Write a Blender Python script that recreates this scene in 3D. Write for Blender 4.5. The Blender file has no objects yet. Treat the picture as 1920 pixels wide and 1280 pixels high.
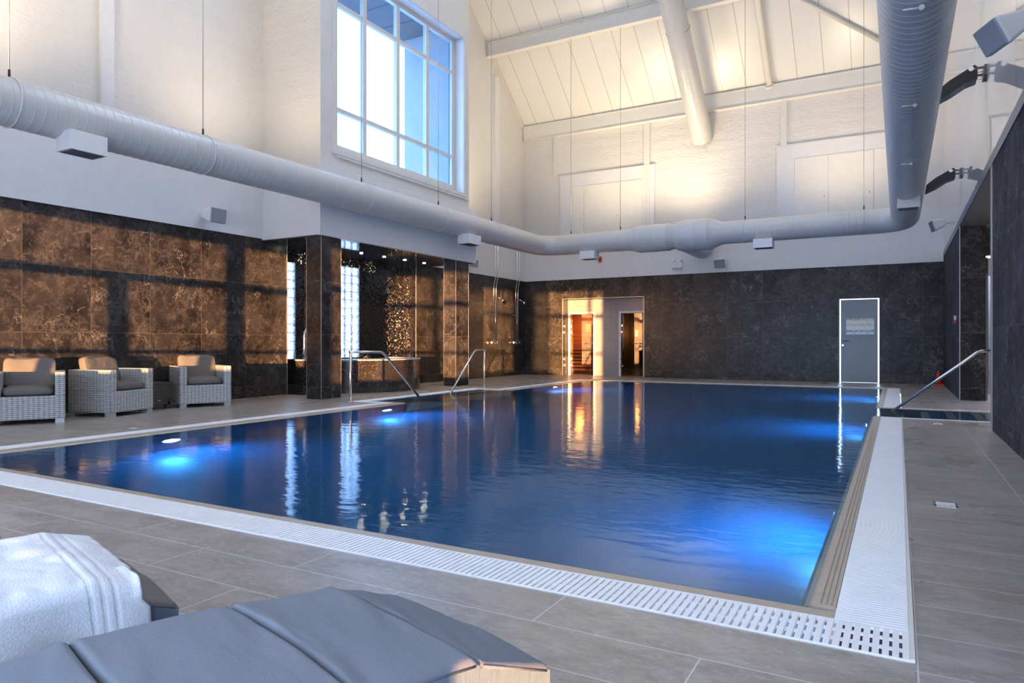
import bpy, bmesh, math, random
from mathutils import Vector, Matrix, noise
PI=math.pi; R=math.radians
random.seed(7)
S=bpy.context.scene
C=S.collection
S.view_settings.view_transform='Standard'; S.view_settings.look='None'
S.view_settings.gamma=1; S.view_settings.use_curve_mapping=False
S.view_settings.exposure=0.66
# ------------------------------------------------------------ materials
class NT:
    def __init__(s,name):
        s.m=bpy.data.materials.new(name); s.m.use_nodes=True; s.t=s.m.node_tree; s.t.nodes.clear()
        s.out=s.n('ShaderNodeOutputMaterial')
    def n(s,ty,**k):
        x=s.t.nodes.new(ty)
        for a,b in k.items(): setattr(x,a,b)
        return x
    def l(s,a,b): s.t.links.new(a,b)
    def put(s,inp,v):
        if isinstance(v,bpy.types.NodeSocket): s.l(v,inp)
        elif v is not None: inp.default_value=v
    def math(s,op,a,b=0.0,c=None,clamp=False):
        x=s.n('ShaderNodeMath',operation=op); x.use_clamp=clamp
        s.put(x.inputs[0],a); s.put(x.inputs[1],b)
        if c is not None: s.put(x.inputs[2],c)
        return x.outputs[0]
    def mix(s,f,a,b):
        x=s.n('ShaderNodeMix',data_type='RGBA')
        s.put(x.inputs[0],f)
        for i,v in ((6,a),(7,b)):
            if isinstance(v,(tuple,list)): v=(v[0],v[1],v[2],1)
            s.put(x.inputs[i],v)
        return x.outputs[2]
    def ramp(s,f,stops):
        x=s.n('ShaderNodeValToRGB'); e=x.color_ramp.elements
        while len(e)<len(stops): e.new(.5)
        for i,(p,c) in enumerate(stops):
            e[i].position=p
            if isinstance(c,(int,float)): c=(c,c,c)
            e[i].color=(c[0],c[1],c[2],1)
        s.put(x.inputs[0],f); return x.outputs[0]
    def pos(s): return s.n('ShaderNodeNewGeometry').outputs['Position']
    def obj(s): return s.n('ShaderNodeTexCoord').outputs['Object']
    def xyz(s,v):
        x=s.n('ShaderNodeSeparateXYZ'); s.l(v,x.inputs[0]); return x.outputs
    def comb(s,a,b,c):
        x=s.n('ShaderNodeCombineXYZ')
        for i,v in enumerate((a,b,c)): s.put(x.inputs[i],v)
        return x.outputs[0]
    def vscale(s,v,sc):
        x=s.n('ShaderNodeVectorMath',operation='MULTIPLY'); s.l(v,x.inputs[0]); x.inputs[1].default_value=sc; return x.outputs[0]
    def noise(s,v,sc,det=3,rough=.55,dist=0.0):
        x=s.n('ShaderNodeTexNoise'); s.put(x.inputs['Vector'],v)
        x.inputs['Scale'].default_value=sc; x.inputs['Detail'].default_value=det
        x.inputs['Roughness'].default_value=rough; x.inputs['Distortion'].default_value=dist
        return x.outputs['Fac']
    def vor(s,v,sc,feat='F1',out='Distance'):
        x=s.n('ShaderNodeTexVoronoi',feature=feat); s.put(x.inputs['Vector'],v); x.inputs['Scale'].default_value=sc
        return x.outputs[out]
    def bump(s,h,st=.3,d=.01,normal=None):
        x=s.n('ShaderNodeBump'); s.put(x.inputs['Height'],h); x.inputs['Strength'].default_value=st; x.inputs['Distance'].default_value=d
        if normal is not None: s.l(normal,x.inputs['Normal'])
        return x.outputs[0]
    def line(s,v,per,off,w):
        a=s.math('SUBTRACT',v,off); a=s.math('DIVIDE',a,per); a=s.math('FRACT',a)
        a=s.math('SUBTRACT',a,.5); a=s.math('ABSOLUTE',a)
        return s.math('GREATER_THAN',a,.5-w/per/2)
    def principled(s,col,rough=.5,metal=0.0,normal=None,spec=.5,**k):
        p=s.n('ShaderNodeBsdfPrincipled')
        if isinstance(col,(tuple,list)): col=(col[0],col[1],col[2],1)
        s.put(p.inputs['Base Color'],col); s.put(p.inputs['Roughness'],rough); s.put(p.inputs['Metallic'],metal)
        s.put(p.inputs['Specular IOR Level'],spec)
        if normal is not None: s.l(normal,p.inputs['Normal'])
        for a,b in k.items(): s.put(p.inputs[a.replace('_',' ')],b)
        s.l(p.outputs[0],s.out.inputs[0]); return p
M={}
def simple(name,col,rough=.5,metal=0.0,bumpsc=None,bs=.1,spec=.5,**k):
    t=NT(name); nm=None
    v=t.obj(); f=t.noise(v,6,3)
    c=t.mix(f,tuple(x*.93 for x in col),tuple(min(1,x*1.06) for x in col))
    if bumpsc: nm=t.bump(t.noise(v,bumpsc,4),bs,.01)
    t.principled(c,rough,metal,nm,spec,**k); M[name]=t.m; return t.m
simple('smooth_paint',(.74,.74,.745),.45)
simple('duct_paint',(.57,.56,.54),.3,bumpsc=3,bs=.05)
simple('seam_metal',(.75,.74,.72),.35,.3)
simple('frame_cream',(.72,.70,.66),.4)
simple('beam_paint',(.78,.765,.71),.35)
simple('white_plastic',(.78,.78,.77),.4)
simple('grate_white',(.86,.87,.89),.4)
simple('grille_grey',(.11,.12,.14),.6,bumpsc=300,bs=.5)
simple('speaker_grey',(.3,.32,.36),.5)
simple('chrome',(.75,.76,.78),.12,1.0)
simple('steel_brushed',(.68,.68,.69),.22,1.0)
simple('black_metal',(.03,.03,.035),.4,.3)
simple('dark_metal',(.12,.12,.115),.35,.6)
simple('red_plastic',(.6,.03,.02),.35)
simple('orange_plastic',(.75,.05,.01),.4)
simple('cable_grey',(.35,.34,.33),.4,.8)
simple('trim_metal',(.55,.53,.52),.35,.7)
simple('door_grey',(.22,.25,.29),.3,bumpsc=8,bs=.1)
simple('soffit_wood',(.17,.15,.135),.5,bumpsc=30,bs=.2)
simple('fascia_blue',(.10,.13,.19),.3)
simple('lounger_leg',(.03,.03,.035),.4)
simple('alum_foot',(.5,.52,.56),.4,.6)
simple('concrete',(.42,.42,.42),.85,bumpsc=40,bs=.3)
simple('render_out',(.34,.34,.34),.85,bumpsc=60,bs=.6)
simple('concrete_out',(.13,.13,.135),.85,bumpsc=40,bs=.3)
simple('joint_dark',(.06,.06,.06),.8)
simple('sauna_lampshade',(.8,.5,.2),.5)
simple('black_void',(.012,.012,.014),.5)
simple('tub_rim',(.35,.38,.45),.2)
simple('glass_edge',(.35,.55,.6),.15)
simple('green_tint',(.3,.45,.4),.3)

def marble(name,axis,vj,hj,glow=1.0,base0=(.010,.009,.009),base1=(.050,.044,.042),rough=.33,spec=.28):
    """dark veined stone tiles. axis: 0/1 which world axis runs along the wall; vj=(period,offset), hj=(period,offset)"""
    t=NT(name); p=t.pos(); q=t.xyz(p)
    # offset texture per tile so that veins break at the joints
    along=q[axis]
    ti=t.math('FLOOR',t.math('DIVIDE',t.math('SUBTRACT',along,vj[1]),vj[0]))
    tj=t.math('FLOOR',t.math('DIVIDE',t.math('SUBTRACT',q[2],hj[1]),hj[0]))
    sh=t.comb(t.math('MULTIPLY',ti,7.31),t.math('MULTIPLY',tj,3.17),t.math('ADD',t.math('MULTIPLY',tj,5.1),t.math('MULTIPLY',ti,2.3)))
    a=t.n('ShaderNodeVectorMath',operation='ADD'); t.l(p,a.inputs[0]); t.l(sh,a.inputs[1]); v=a.outputs[0]
    n1=t.noise(v,1.6,5,.65); n2=t.noise(v,9,6,.7,1.0)
    base=t.mix(t.ramp(n1,[(.35,0),(.68,1)]),base0,base1)
    base=t.mix(t.ramp(n2,[(.5,0),(.75,.55)]),base,(.17,.15,.145))
    ridg=t.math('ABSOLUTE',t.math('SUBTRACT',t.noise(v,1.1,6,.62,.1),.5))
    vein=t.ramp(ridg,[(0,1),(.005,0)])
    mask=t.ramp(t.noise(v,1.3,3),[(.50,0),(.56,1)])
    fine=t.ramp(t.math('ABSOLUTE',t.math('SUBTRACT',t.noise(v,6,8,.78,.3),.5)),[(0,.32),(.03,0)])
    m2=t.ramp(t.noise(v,2.1,2),[(.48,0),(.6,1)])
    fac=t.math('MAXIMUM',t.math('MULTIPLY',vein,mask),t.math('MULTIPLY',fine,m2))
    spk=t.ramp(t.noise(v,26,5,.75),[(.60,0),(.72,.6)]); fac=t.math('MAXIMUM',fac,t.math('MULTIPLY',spk,t.ramp(n1,[(.42,0),(.6,1)])))
    col=t.mix(t.math('MULTIPLY',fac,.7),base,(.36,.33,.31))
    ln=t.math('MAXIMUM',t.line(along,vj[0],vj[1],.007),t.line(q[2],hj[0],hj[1],.007))
    col=t.mix(t.math('MULTIPLY',ln,.6),col,(.16,.14,.13))
    nm=t.bump(n2,.08,.01)
    t.principled(col,rough,0,nm,spec); M[name]=t.m; return t.m
marble('stone_left',1,(.96,.34),(.98,.22))
marble('stone_back',0,(.96,.54),(.98,.22))
marble('stone_niche',1,(.7,.1),(.98,.22))
marble('stone_col',1,(9,3.2),(.98,.22))
marble('stone_right',1,(1.2,.3),(1.0,.22),base0=(.022,.022,.026),base1=(.06,.06,.068),rough=.8,spec=.15)
marble('stone_face',0,(9,4),(1.0,.22),base0=(.008,.007,.006),base1=(.03,.026,.022),rough=.4)

def rough_wall():
    t=NT('rough_paint'); p=t.pos()
    b1=t.noise(p,7,6,.65,.5); b2=t.noise(t.vscale(p,(1,1,4)),5,4,.6)
    q=t.xyz(p)
    course=t.ramp(t.math('PINGPONG',q[2],.15),[(0,0),(.12,1)])
    h=t.math('ADD',t.math('ADD',b1,t.math('MULTIPLY',b2,.7)),t.math('MULTIPLY',course,.2))
    c=t.mix(t.noise(p,1.2,3),(.69,.665,.62),(.77,.745,.70))
    t.principled(c,.55,0,t.bump(h,.75,.03)); M['rough_paint']=t.m
rough_wall()
def roof_mat():
    t=NT('roof_panel'); p=t.pos(); q=t.xyz(p)
    ln=t.line(q[0],.66,.26,.015)
    col=t.mix(ln,(.80,.785,.73),(.42,.40,.36))
    t.principled(col,.27,0,t.bump(t.math('SUBTRACT',1.0,ln),.5,.01),.4); M['roof_panel']=t.m
roof_mat()
def gloss_white():
    t=NT('gloss_wall'); p=t.pos(); q=t.xyz(p)
    ln=t.line(q[1],2.4,.9,.012)
    col=t.mix(ln,(.70,.67,.65),(.35,.34,.33))
    t.principled(col,.02,0,t.bump(t.noise(p,1.3,1),.015,.02),1.0); M['gloss_wall']=t.m
gloss_white()
def gloss_ceiling():
    t=NT('gloss_ceiling'); p=t.pos()
    t.principled((.075,.072,.08),.04,0,None,.9); M['gloss_ceiling']=t.m
gloss_ceiling()
def floor_mat(name,rot):
    t=NT(name); p=t.pos(); q=t.xyz(p)
    if rot:   # boards run across, joints every .33 in y
        a,b=q[0],q[1]; pa,oa,pb,ob=.66,.055,.327,.27
    else:
        a,b=q[0],q[1]; pa,oa,pb,ob=1.26,.055,.30,2.314-.30*20
    row=t.math('FLOOR',t.math('DIVIDE',t.math('SUBTRACT',b,ob),pb))
    sh=t.math('MULTIPLY',t.math('MODULO',row,2),pa*.5)
    a2=t.math('ADD',a,sh) if not rot else a
    ti=t.math('FLOOR',t.math('DIVIDE',t.math('SUBTRACT',a2,oa),pa))
    o=t.comb(t.math('MULTIPLY',ti,3.7),t.math('MULTIPLY',row,5.3),t.math('MULTIPLY',row,1.9))
    ad=t.n('ShaderNodeVectorMath',operation='ADD'); t.l(p,ad.inputs[0]); t.l(o,ad.inputs[1]); v=ad.outputs[0]
    rv=t.n('ShaderNodeMapping'); t.l(v,rv.inputs[0]); rv.inputs['Rotation'].default_value=(0,0,R(25)); rv.inputs['Scale'].default_value=(1,3.4,1) if rot else (1.2,2.6,1)
    n1=t.noise(rv.outputs[0],2.2,6,.62,.6); n2=t.noise(rv.outputs[0],16,5,.7)
    n3=t.noise(p,.8,3)
    col=t.mix(t.ramp(n1,[(.3,0),(.7,1)]),(.22,.20,.182),(.40,.368,.335))
    col=t.mix(t.ramp(n2,[(.42,0),(.8,.5)]),col,(.42,.40,.39))
    col=t.mix(t.ramp(n3,[(.42,0),(.6,.35)]),col,(.22,.18,.14))
    vein=t.ramp(t.math('ABSOLUTE',t.math('SUBTRACT',t.noise(rv.outputs[0],1.6,5,.65,.8),.5)),[(0,.22),(.02,0)])
    col=t.mix(vein,col,(.12,.09,.065))
    st=t.ramp(t.math('ABSOLUTE',t.math('SUBTRACT',t.noise(rv.outputs[0],4.5,7,.75,.3),.5)),[(0,.55),(.03,0)])
    col=t.mix(t.math('MULTIPLY',st,t.ramp(n2,[(.42,0),(.6,1)])),col,(.50,.48,.46))
    ln=t.math('MAXIMUM',t.line(a2,pa,oa,.005),t.line(b,pb,ob,.005))
    col=t.mix(ln,col,(.60,.60,.62))
    wet=t.ramp(t.noise(p,1.1,3),[(.35,.42),(.7,.22)])
    t.principled(col,wet,0,t.bump(t.math('ADD',n1,t.math('MULTIPLY',n2,.5)),.25,.006),.5); M[name]=t.m
floor_mat('deck_tile',False); floor_mat('deck_board',True)
def mosaic(name,sc,c0,c1,rough=.08,nb=.6,grout=(.05,.05,.055)):
    t=NT(name); v=t.pos()
    q=t.xyz(v); cell=t.comb(*[t.math('MULTIPLY',t.math('FLOOR',t.math('MULTIPLY',q[i],sc)),1/sc) for i in range(3)])
    wn=t.n('ShaderNodeTexWhiteNoise',noise_dimensions='3D'); t.l(cell,wn.inputs['Vector'])
    g=None
    for i in range(3):
        f=t.math('FRACT',t.math('MULTIPLY',q[i],sc)); gg=t.math('GREATER_THAN',t.math('ABSOLUTE',t.math('SUBTRACT',f,.5)),.43)
        g=gg if g is None else t.math('MAXIMUM',g,gg)
    nrm=t.n('ShaderNodeNewGeometry').outputs['Normal']
    sub=t.n('ShaderNodeVectorMath',operation='SUBTRACT'); t.l(wn.outputs['Color'],sub.inputs[0]); sub.inputs[1].default_value=(.5,.5,.5)
    scn=t.n('ShaderNodeVectorMath',operation='SCALE'); t.l(sub.outputs[0],scn.inputs[0]); scn.inputs['Scale'].default_value=nb*.25
    add=t.n('ShaderNodeVectorMath',operation='ADD'); t.l(nrm,add.inputs[0]); t.l(scn.outputs[0],add.inputs[1])
    nn=t.n('ShaderNodeVectorMath',operation='NORMALIZE'); t.l(add.outputs[0],nn.inputs[0])
    col=t.mix(wn.outputs['Value'],c0,c1)
    t.principled(col,rough,0,nn.outputs[0],.8); M[name]=t.m
mosaic('mosaic_black',38,(.006,.006,.008),(.035,.03,.03),.10)
def tub_mosaic():
    t=NT('mosaic_tub'); uv=t.n('ShaderNodeUVMap').outputs[0]; q=t.xyz(uv)
    g=t.math('MAXIMUM',t.line(q[0],.027,0,.004),t.line(q[1],.027,0,.004))
    cell=t.comb(t.math('FLOOR',t.math('DIVIDE',q[0],.027)),t.math('FLOOR',t.math('DIVIDE',q[1],.027)),0.0)
    wn=t.n('ShaderNodeTexWhiteNoise',noise_dimensions='3D'); t.l(cell,wn.inputs['Vector'])
    col=t.mix(t.ramp(wn.outputs['Value'],[(.7,0),(1,1)]),(.010,.009,.009),(.05,.035,.028))
    col=t.mix(g,col,(.075,.062,.055))
    t.principled(col,t.math('MULTIPLY_ADD',wn.outputs['Value'],.2,.08),0,t.bump(t.math('SUBTRACT',wn.outputs['Value'],g),.4,.004),.7); M['mosaic_tub']=t.m
tub_mosaic()
def pool_tile():
    t=NT('pool_tile'); v=t.pos(); q=t.xyz(v)
    g=None
    for i in range(3):
        f=t.math('FRACT',t.math('ADD',t.math('MULTIPLY',q[i],20),.25)); gg=t.math('GREATER_THAN',t.math('ABSOLUTE',t.math('SUBTRACT',f,.5)),.45)
        g=gg if g is None else t.math('MAXIMUM',g,gg)
    n=t.noise(v,1.5,2)
    col=t.mix(n,(.006,.085,.17),(.010,.12,.22))
    t.principled(col,.3); M['pool_tile']=t.m
pool_tile()
def coping():
    t=NT('coping_tan'); v=t.pos(); q=t.xyz(v)
    n=t.noise(v,9,4)
    col=t.mix(n,(.36,.30,.235),(.50,.43,.35))
    ln=t.math('MAXIMUM',t.line(q[0],.25,.06,.006),t.line(q[1],.25,.06,.006))
    col=t.mix(t.math('MULTIPLY',ln,.5),col,(.45,.41,.36))
    t.principled(col,.35,0,t.bump(t.noise(v,30,2),.1,.005)); M['coping_tan']=t.m
coping()
def water():
    t=NT('pool_water'); v=t.pos()
    n=t.noise(t.vscale(v,(1.0,1.6,1)),1.6,2,.5,.3); n2=t.noise(t.vscale(v,(1.0,1.8,1)),5.5,2,.5)
    h=t.math('ADD',t.math('MULTIPLY',n,.5),t.math('MULTIPLY',n2,.30))
    nm=t.bump(h,.075,.10)
    g=t.n('ShaderNodeBsdfGlass'); g.inputs['IOR'].default_value=1.33; g.inputs['Roughness'].default_value=.075; g.inputs['Color'].default_value=(.80,.93,1,1)
    t.l(nm,g.inputs['Normal']); t.l(g.outputs[0],t.out.inputs[0]); M['pool_water']=t.m
water()
def glass(name,tint,rough=0.0,ior=1.5,extra=0.0):
    t=NT(name); tr=t.n('ShaderNodeBsdfTransparent'); tr.inputs[0].default_value=(*tint,1)
    gl=t.n('ShaderNodeBsdfGlossy'); gl.inputs['Roughness'].default_value=rough
    fr=t.n('ShaderNodeFresnel'); bf=t.n('ShaderNodeNewGeometry').outputs['Backfacing']; t.put(fr.inputs[0],t.math('MULTIPLY_ADD',bf,1/ior-ior,ior))
    mx=t.n('ShaderNodeMixShader'); t.l(t.math('ADD',fr.outputs[0],extra),mx.inputs[0]); t.l(tr.outputs[0],mx.inputs[1]); t.l(gl.outputs[0],mx.inputs[2])
    t.l(mx.outputs[0],t.out.inputs[0]); M[name]=t.m
glass('pane_clear',(.95,.97,.98)); glass('pane_blue',(.60,.78,.97)); glass('pane_bronze',(.66,.54,.44),extra=0.0)
def glassblock():
    t=NT('glass_block'); v=t.obj(); q=t.xyz(v)
    w=t.noise(v,14,3,.6,2.0)
    tr=t.n('ShaderNodeBsdfRefraction'); tr.inputs['IOR'].default_value=1.25; tr.inputs['Roughness'].default_value=.12; tr.inputs[0].default_value=(.85,.93,1,1)
    tl=t.n('ShaderNodeBsdfTranslucent'); tl.inputs[0].default_value=(.75,.85,1,1)
    gl=t.n('ShaderNodeBsdfGlossy'); gl.inputs['Roughness'].default_value=.05
    nm=t.bump(w,1.0,.06); t.l(nm,tr.inputs['Normal']); t.l(nm,gl.inputs['Normal'])
    a=t.n('ShaderNodeMixShader'); t.put(a.inputs[0],t.ramp(w,[(.42,0),(.58,1)])); t.l(tr.outputs[0],a.inputs[1]); t.l(tl.outputs[0],a.inputs[2])
    b=t.n('ShaderNodeMixShader'); b.inputs[0].default_value=.12; t.l(a.outputs[0],b.inputs[1]); t.l(gl.outputs[0],b.inputs[2])
    t.l(b.outputs[0],t.out.inputs[0]); M['glass_block']=t.m
glassblock()
def emit(name,col,st):
    t=NT(name); e=t.n('ShaderNodeEmission'); e.inputs[0].default_value=(*col,1); e.inputs[1].default_value=st
    t.l(e.outputs[0],t.out.inputs[0]); M[name]=t.m
emit('lamp_warm',(1,.82,.55),60); emit('lens_blue',(.25,.62,1),40); emit('lamp_sauna',(1,.55,.18),9); emit('lamp_white',(1,.95,.85),14)
def wicker(name,c0,c1,sc=1.0):
    t=NT(name); v=t.obj(); q=t.xyz(v)
    k=1/(.05*sc); hsum=t.math('ADD',q[0],q[1])
    s1=t.math('SINE',t.math('MULTIPLY',q[2],2*PI*k)); s2=t.math('SINE',t.math('MULTIPLY',hsum,2*PI*k*.45))
    chk=t.math('SUBTRACT',t.math('ABSOLUTE',s1),t.math('MULTIPLY',t.math('ABSOLUTE',s2),-1.0))
    n=t.noise(t.vscale(v,(1,1,8)),14,3,.6)
    f=t.math('ADD',t.math('MULTIPLY',chk,.28),t.math('SUBTRACT',n,.25),clamp=True)
    col=t.mix(t.ramp(f,[(.2,0),(.75,1)]),c0,c1)
    gap=t.ramp(t.math('ABSOLUTE',s1),[(0,.7),(.25,0)])
    col=t.mix(gap,col,tuple(x*.25 for x in c0))
    t.principled(col,.45,0,t.bump(t.math('ADD',t.math('ABSOLUTE',s1),t.math('MULTIPLY',chk,.6)),.6,.006)); M[name]=t.m
wicker('wicker_grey',(.14,.14,.14),(.52,.53,.53)); wicker('wicker_dark',(.02,.018,.018),(.09,.075,.065)); wicker('wicker_black',(.015,.015,.018),(.075,.078,.085),.3)
def fabric(name,c,wr=.5,rough=.85,sc=5):
    t=NT(name); v=t.obj()
    w=t.noise(t.vscale(v,(1,3,1)),sc,3,.5,1.2); f=t.noise(v,260,2)
    col=t.mix(f,tuple(x*.78 for x in c),tuple(min(1,x*1.22) for x in c))
    t.principled(col,rough,0,t.bump(t.math('ADD',w,t.math('MULTIPLY',f,.06)),wr,.03),.25); M[name]=t.m
fabric('cushion_taupe',(.15,.138,.128),.6,.55,4); fabric('mattress_grey',(.19,.215,.26),.10,.85,3.5); fabric('mattress_sky_tint',(.16,.22,.29),.15,.85,6); fabric('piping',(.17,.19,.23),.1)
def towel_mat():
    t=NT('towel_terry'); v=t.obj(); uv=t.n('ShaderNodeUVMap').outputs[0]; q=t.xyz(uv)
    f=t.noise(v,220,3,.7); g=t.vor(v,160)
    col=t.mix(f,(.58,.62,.68),(.80,.83,.87))
    b=None
    for o in (.085,.115,.145):
        s=t.ramp(t.math('ABSOLUTE',t.math('SUBTRACT',q[1],o)),[(.003,1),(.009,0)]); b=s if b is None else t.math('MAXIMUM',b,s)
    h=t.math('SUBTRACT',t.math('ADD',t.math('MULTIPLY',f,.35),t.math('MULTIPLY',g,.3)),t.math('MULTIPLY',b,.7))
    t.principled(col,.95,0,t.bump(h,.6,.005),.1); M['towel_terry']=t.m
towel_mat()
def picture():
    t=NT('notice_print'); v=t.obj(); q=t.xyz(v)
    w=t.noise(t.vscale(v,(1,1,1.8)),9,4,.7,1.5); w2=t.noise(t.vscale(v,(3,1,1)),14,2,.6)
    zz=t.math('ADD',q[2],t.math('MULTIPLY',t.math('SUBTRACT',w,.5),.10))
    b=t.ramp(t.math('DIVIDE',zz,.42),[(0,(.75,.78,.72)),(.10,(.50,.62,.66)),(.22,(.02,.12,.30)),(.30,(.72,.74,.74)),(.48,(.80,.78,.70)),(.60,(.50,.46,.16)),(.68,(.62,.68,.70)),(.78,(.80,.82,.82)),(.90,(.55,.50,.16)),(1.0,(.15,.25,.32))])
    b=t.mix(t.ramp(w2,[(.50,0),(.56,.75)]),b,(.78,.80,.78)); b=t.mix(t.ramp(w,[(.62,0),(.68,.8)]),b,(.05,.07,.10))
    t.principled(b,.25); M['notice_print']=t.m
picture()
def wood(name,c0,c1,rough=.5):
    t=NT(name); v=t.pos(); n=t.noise(t.vscale(v,(1,1,9)),4,4,.6,.5)
    t.principled(t.mix(n,c0,c1),rough); M[name]=t.m
wood('sauna_wood',(.16,.07,.025),(.32,.15,.06))
wood('sauna_bench',(.24,.13,.06),(.42,.25,.13))
def lightstone():
    t=NT('stone_pale'); p=t.pos(); q=t.xyz(p)
    ln=t.math('MAXIMUM',t.line(q[0],.62,.12,.006),t.line(q[2],.37,.0,.006))
    n=t.noise(p,3,5,.6,.8)
    col=t.mix(n,(.27,.27,.28),(.38,.38,.39)); col=t.mix(ln,col,(.2,.2,.2))
    t.principled(col,.3); M['stone_pale']=t.m
lightstone()
# ------------------------------------------------------------ mesh builder
class MB:
    def __init__(s): s.v=[]; s.f=[]; s.sm=[]; s.uv=None
    def add(s,vs,fs,sm=False):
        o=len(s.v); s.v+= [tuple(x) for x in vs]; s.f+=[tuple(i+o for i in f) for f in fs]; s.sm+=[sm]*len(fs); return s
    def box(s,x0,x1,y0,y1,z0,z1):
        return s.add([(x0,y0,z0),(x1,y0,z0),(x1,y1,z0),(x0,y1,z0),(x0,y0,z1),(x1,y0,z1),(x1,y1,z1),(x0,y1,z1)],
            [(0,3,2,1),(4,5,6,7),(0,1,5,4),(1,2,6,5),(2,3,7,6),(3,0,4,7)])
    def hexa(s,b,t):
        return s.add(list(b)+list(t),[(0,3,2,1),(4,5,6,7),(0,1,5,4),(1,2,6,5),(2,3,7,6),(3,0,4,7)])
    def prism(s,poly,axis,a,b):
        n=len(poly)
        def m(p,t):
            return {0:(t,p[0],p[1]),1:(p[0],t,p[1]),2:(p[0],p[1],t)}[axis]
        return s.add([m(p,a) for p in poly]+[m(p,b) for p in poly],
            [tuple(range(n))[::-1],tuple(range(n,2*n))]+[(i,(i+1)%n,n+(i+1)%n,n+i) for i in range(n)])
    def tube(s,pts,r,seg=12,caps=True,rs=None):
        pts=[Vector(p) for p in pts]; n=len(pts); rings=[]
        up=None
        for i,p in enumerate(pts):
            d=(pts[min(i+1,n-1)]-pts[max(i-1,0)]).normalized()
            if up is None:
                up=Vector((0,0,1)) if abs(d.z)<.9 else Vector((1,0,0))
            a=d.cross(up).normalized(); b=a.cross(d).normalized(); up=b
            rr=rs[i] if rs else r
            rings.append([p+(a*math.cos(2*PI*k/seg)+b*math.sin(2*PI*k/seg))*rr for k in range(seg)])
        vs=[q for g in rings for q in g]; fs=[]
        for i in range(n-1):
            for k in range(seg):
                fs.append((i*seg+k,i*seg+(k+1)%seg,(i+1)*seg+(k+1)%seg,(i+1)*seg+k))
        s.add(vs,fs,True)
        if caps: s.add(rings[0],[tuple(range(seg))[::-1]]); s.add(rings[-1],[tuple(range(seg))])
        return s
    def disc(s,c,r,axis,t,seg=20):
        c=Vector(c); d=Vector({0:(1,0,0),1:(0,1,0),2:(0,0,1)}[axis])*t
        return s.tube([c,c+d],r,seg)
    def grid(s,fn,nu,nv,sm=True,closeu=False):
        vs=[fn(i/(nu-1),j/(nv-1)) for i in range(nu) for j in range(nv)]
        fs=[(i*nv+j,(i+1)*nv+j,(i+1)*nv+j+1,i*nv+j+1) for i in range(nu-1) for j in range(nv-1)]
        return s.add(vs,fs,sm)
    def pillow(s,x0,x1,y0,y1,z0,z1,n=18,e=.35,bulge=.0,wr=0.0,seed=0,top=None,ze=.6,ce=.35):
        """rounded cushion: superellipsoid style box"""
        cx,cy,cz=(x0+x1)/2,(y0+y1)/2,(z0+z1)/2; a,b,c=(x1-x0)/2,(y1-y0)/2,(z1-z0)/2
        def sp(w,m): return math.copysign(abs(w)**m,w)
        def fn(u,v):
            th=-PI+2*PI*u; ph=-PI/2+PI*v
            x=a*sp(math.cos(ph),ce)*sp(math.cos(th),e); y=b*sp(math.cos(ph),ce)*sp(math.sin(th),e)
            z=c*sp(math.sin(ph),ze)
            k=1-(x/a)**2*.5-(y/b)**2*.5
            z+=bulge*k*(1 if z>0 else 0)*abs(z)/c
            if wr: z+=wr*noise.noise(Vector((x*9+seed,y*9,seed)))
            p=Vector((cx+x,cy+y,cz+z))
            if top: p=top(p)
            return p
        return s.grid(fn,n*3,n)
    def build(s,name,mat,parent=None,loc=None,bevel=0.0):
        me=bpy.data.meshes.new(name); me.from_pydata(s.v,[],s.f); me.validate(); 
        if len(s.sm)==len(me.polygons):
            me.polygons.foreach_set('use_smooth',s.sm)
        bm=bmesh.new(); bm.from_mesh(me)
        if any(s.sm): bmesh.ops.remove_doubles(bm,verts=bm.verts,dist=1e-5)
        bmesh.ops.recalc_face_normals(bm,faces=bm.faces); bm.to_mesh(me); bm.free()
        me.materials.append(M[mat] if isinstance(mat,str) else mat)
        o=bpy.data.objects.new(name,me); C.objects.link(o)
        if parent: o.parent=parent
        if loc: o.location=loc
        if bevel:
            b=o.modifiers.new('bevel','BEVEL'); b.width=bevel; b.segments=2; b.limit_method='ANGLE'
        return o
def tag(o,label,cat,group=None,kind=None):
    if label: o['label']=label
    if cat: o['category']=cat
    if group: o['group']=group
    if kind: o['kind']=kind
    return o
def thing(name,label,cat,loc=(0,0,0),rz=0,group=None):
    o=bpy.data.objects.new(name,None); C.objects.link(o); o.empty_display_size=.1
    o.location=loc; o.rotation_euler=(0,0,rz); return tag(o,label,cat,group)
def struct(name,mb,mat,label=None,cat=None,**k):
    o=mb.build(name,mat,**k); return tag(o,label,cat,kind='structure')
def box(*a): return MB().box(*a)
# ------------------------------------------------------------ key dimensions
XL,YB,XR=-10.8,20.2,.98
TT=3.07                     # top of the stone cladding
YF=-2.0                     # window wall behind the viewer
SL=.825
def roofz(y): return 8.08+SL*(YB-y) if y>9.1 else 8.08+SL*(y+2.0)
RIDGE=roofz(9.1001)
# pool
PX0,PX1,PY0,PY1=-7.42,-.345,3.0,17.75
GX0,GX1,GY0,GY1=-7.89,.045,2.62,18.1       # outer line of the gratings
IX,IY0,IY1=-8.25,9.55,13.25                # step inlet on the left
CY0,CY1,CX=11.12,12.60,1.22                # step channel on the right
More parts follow.
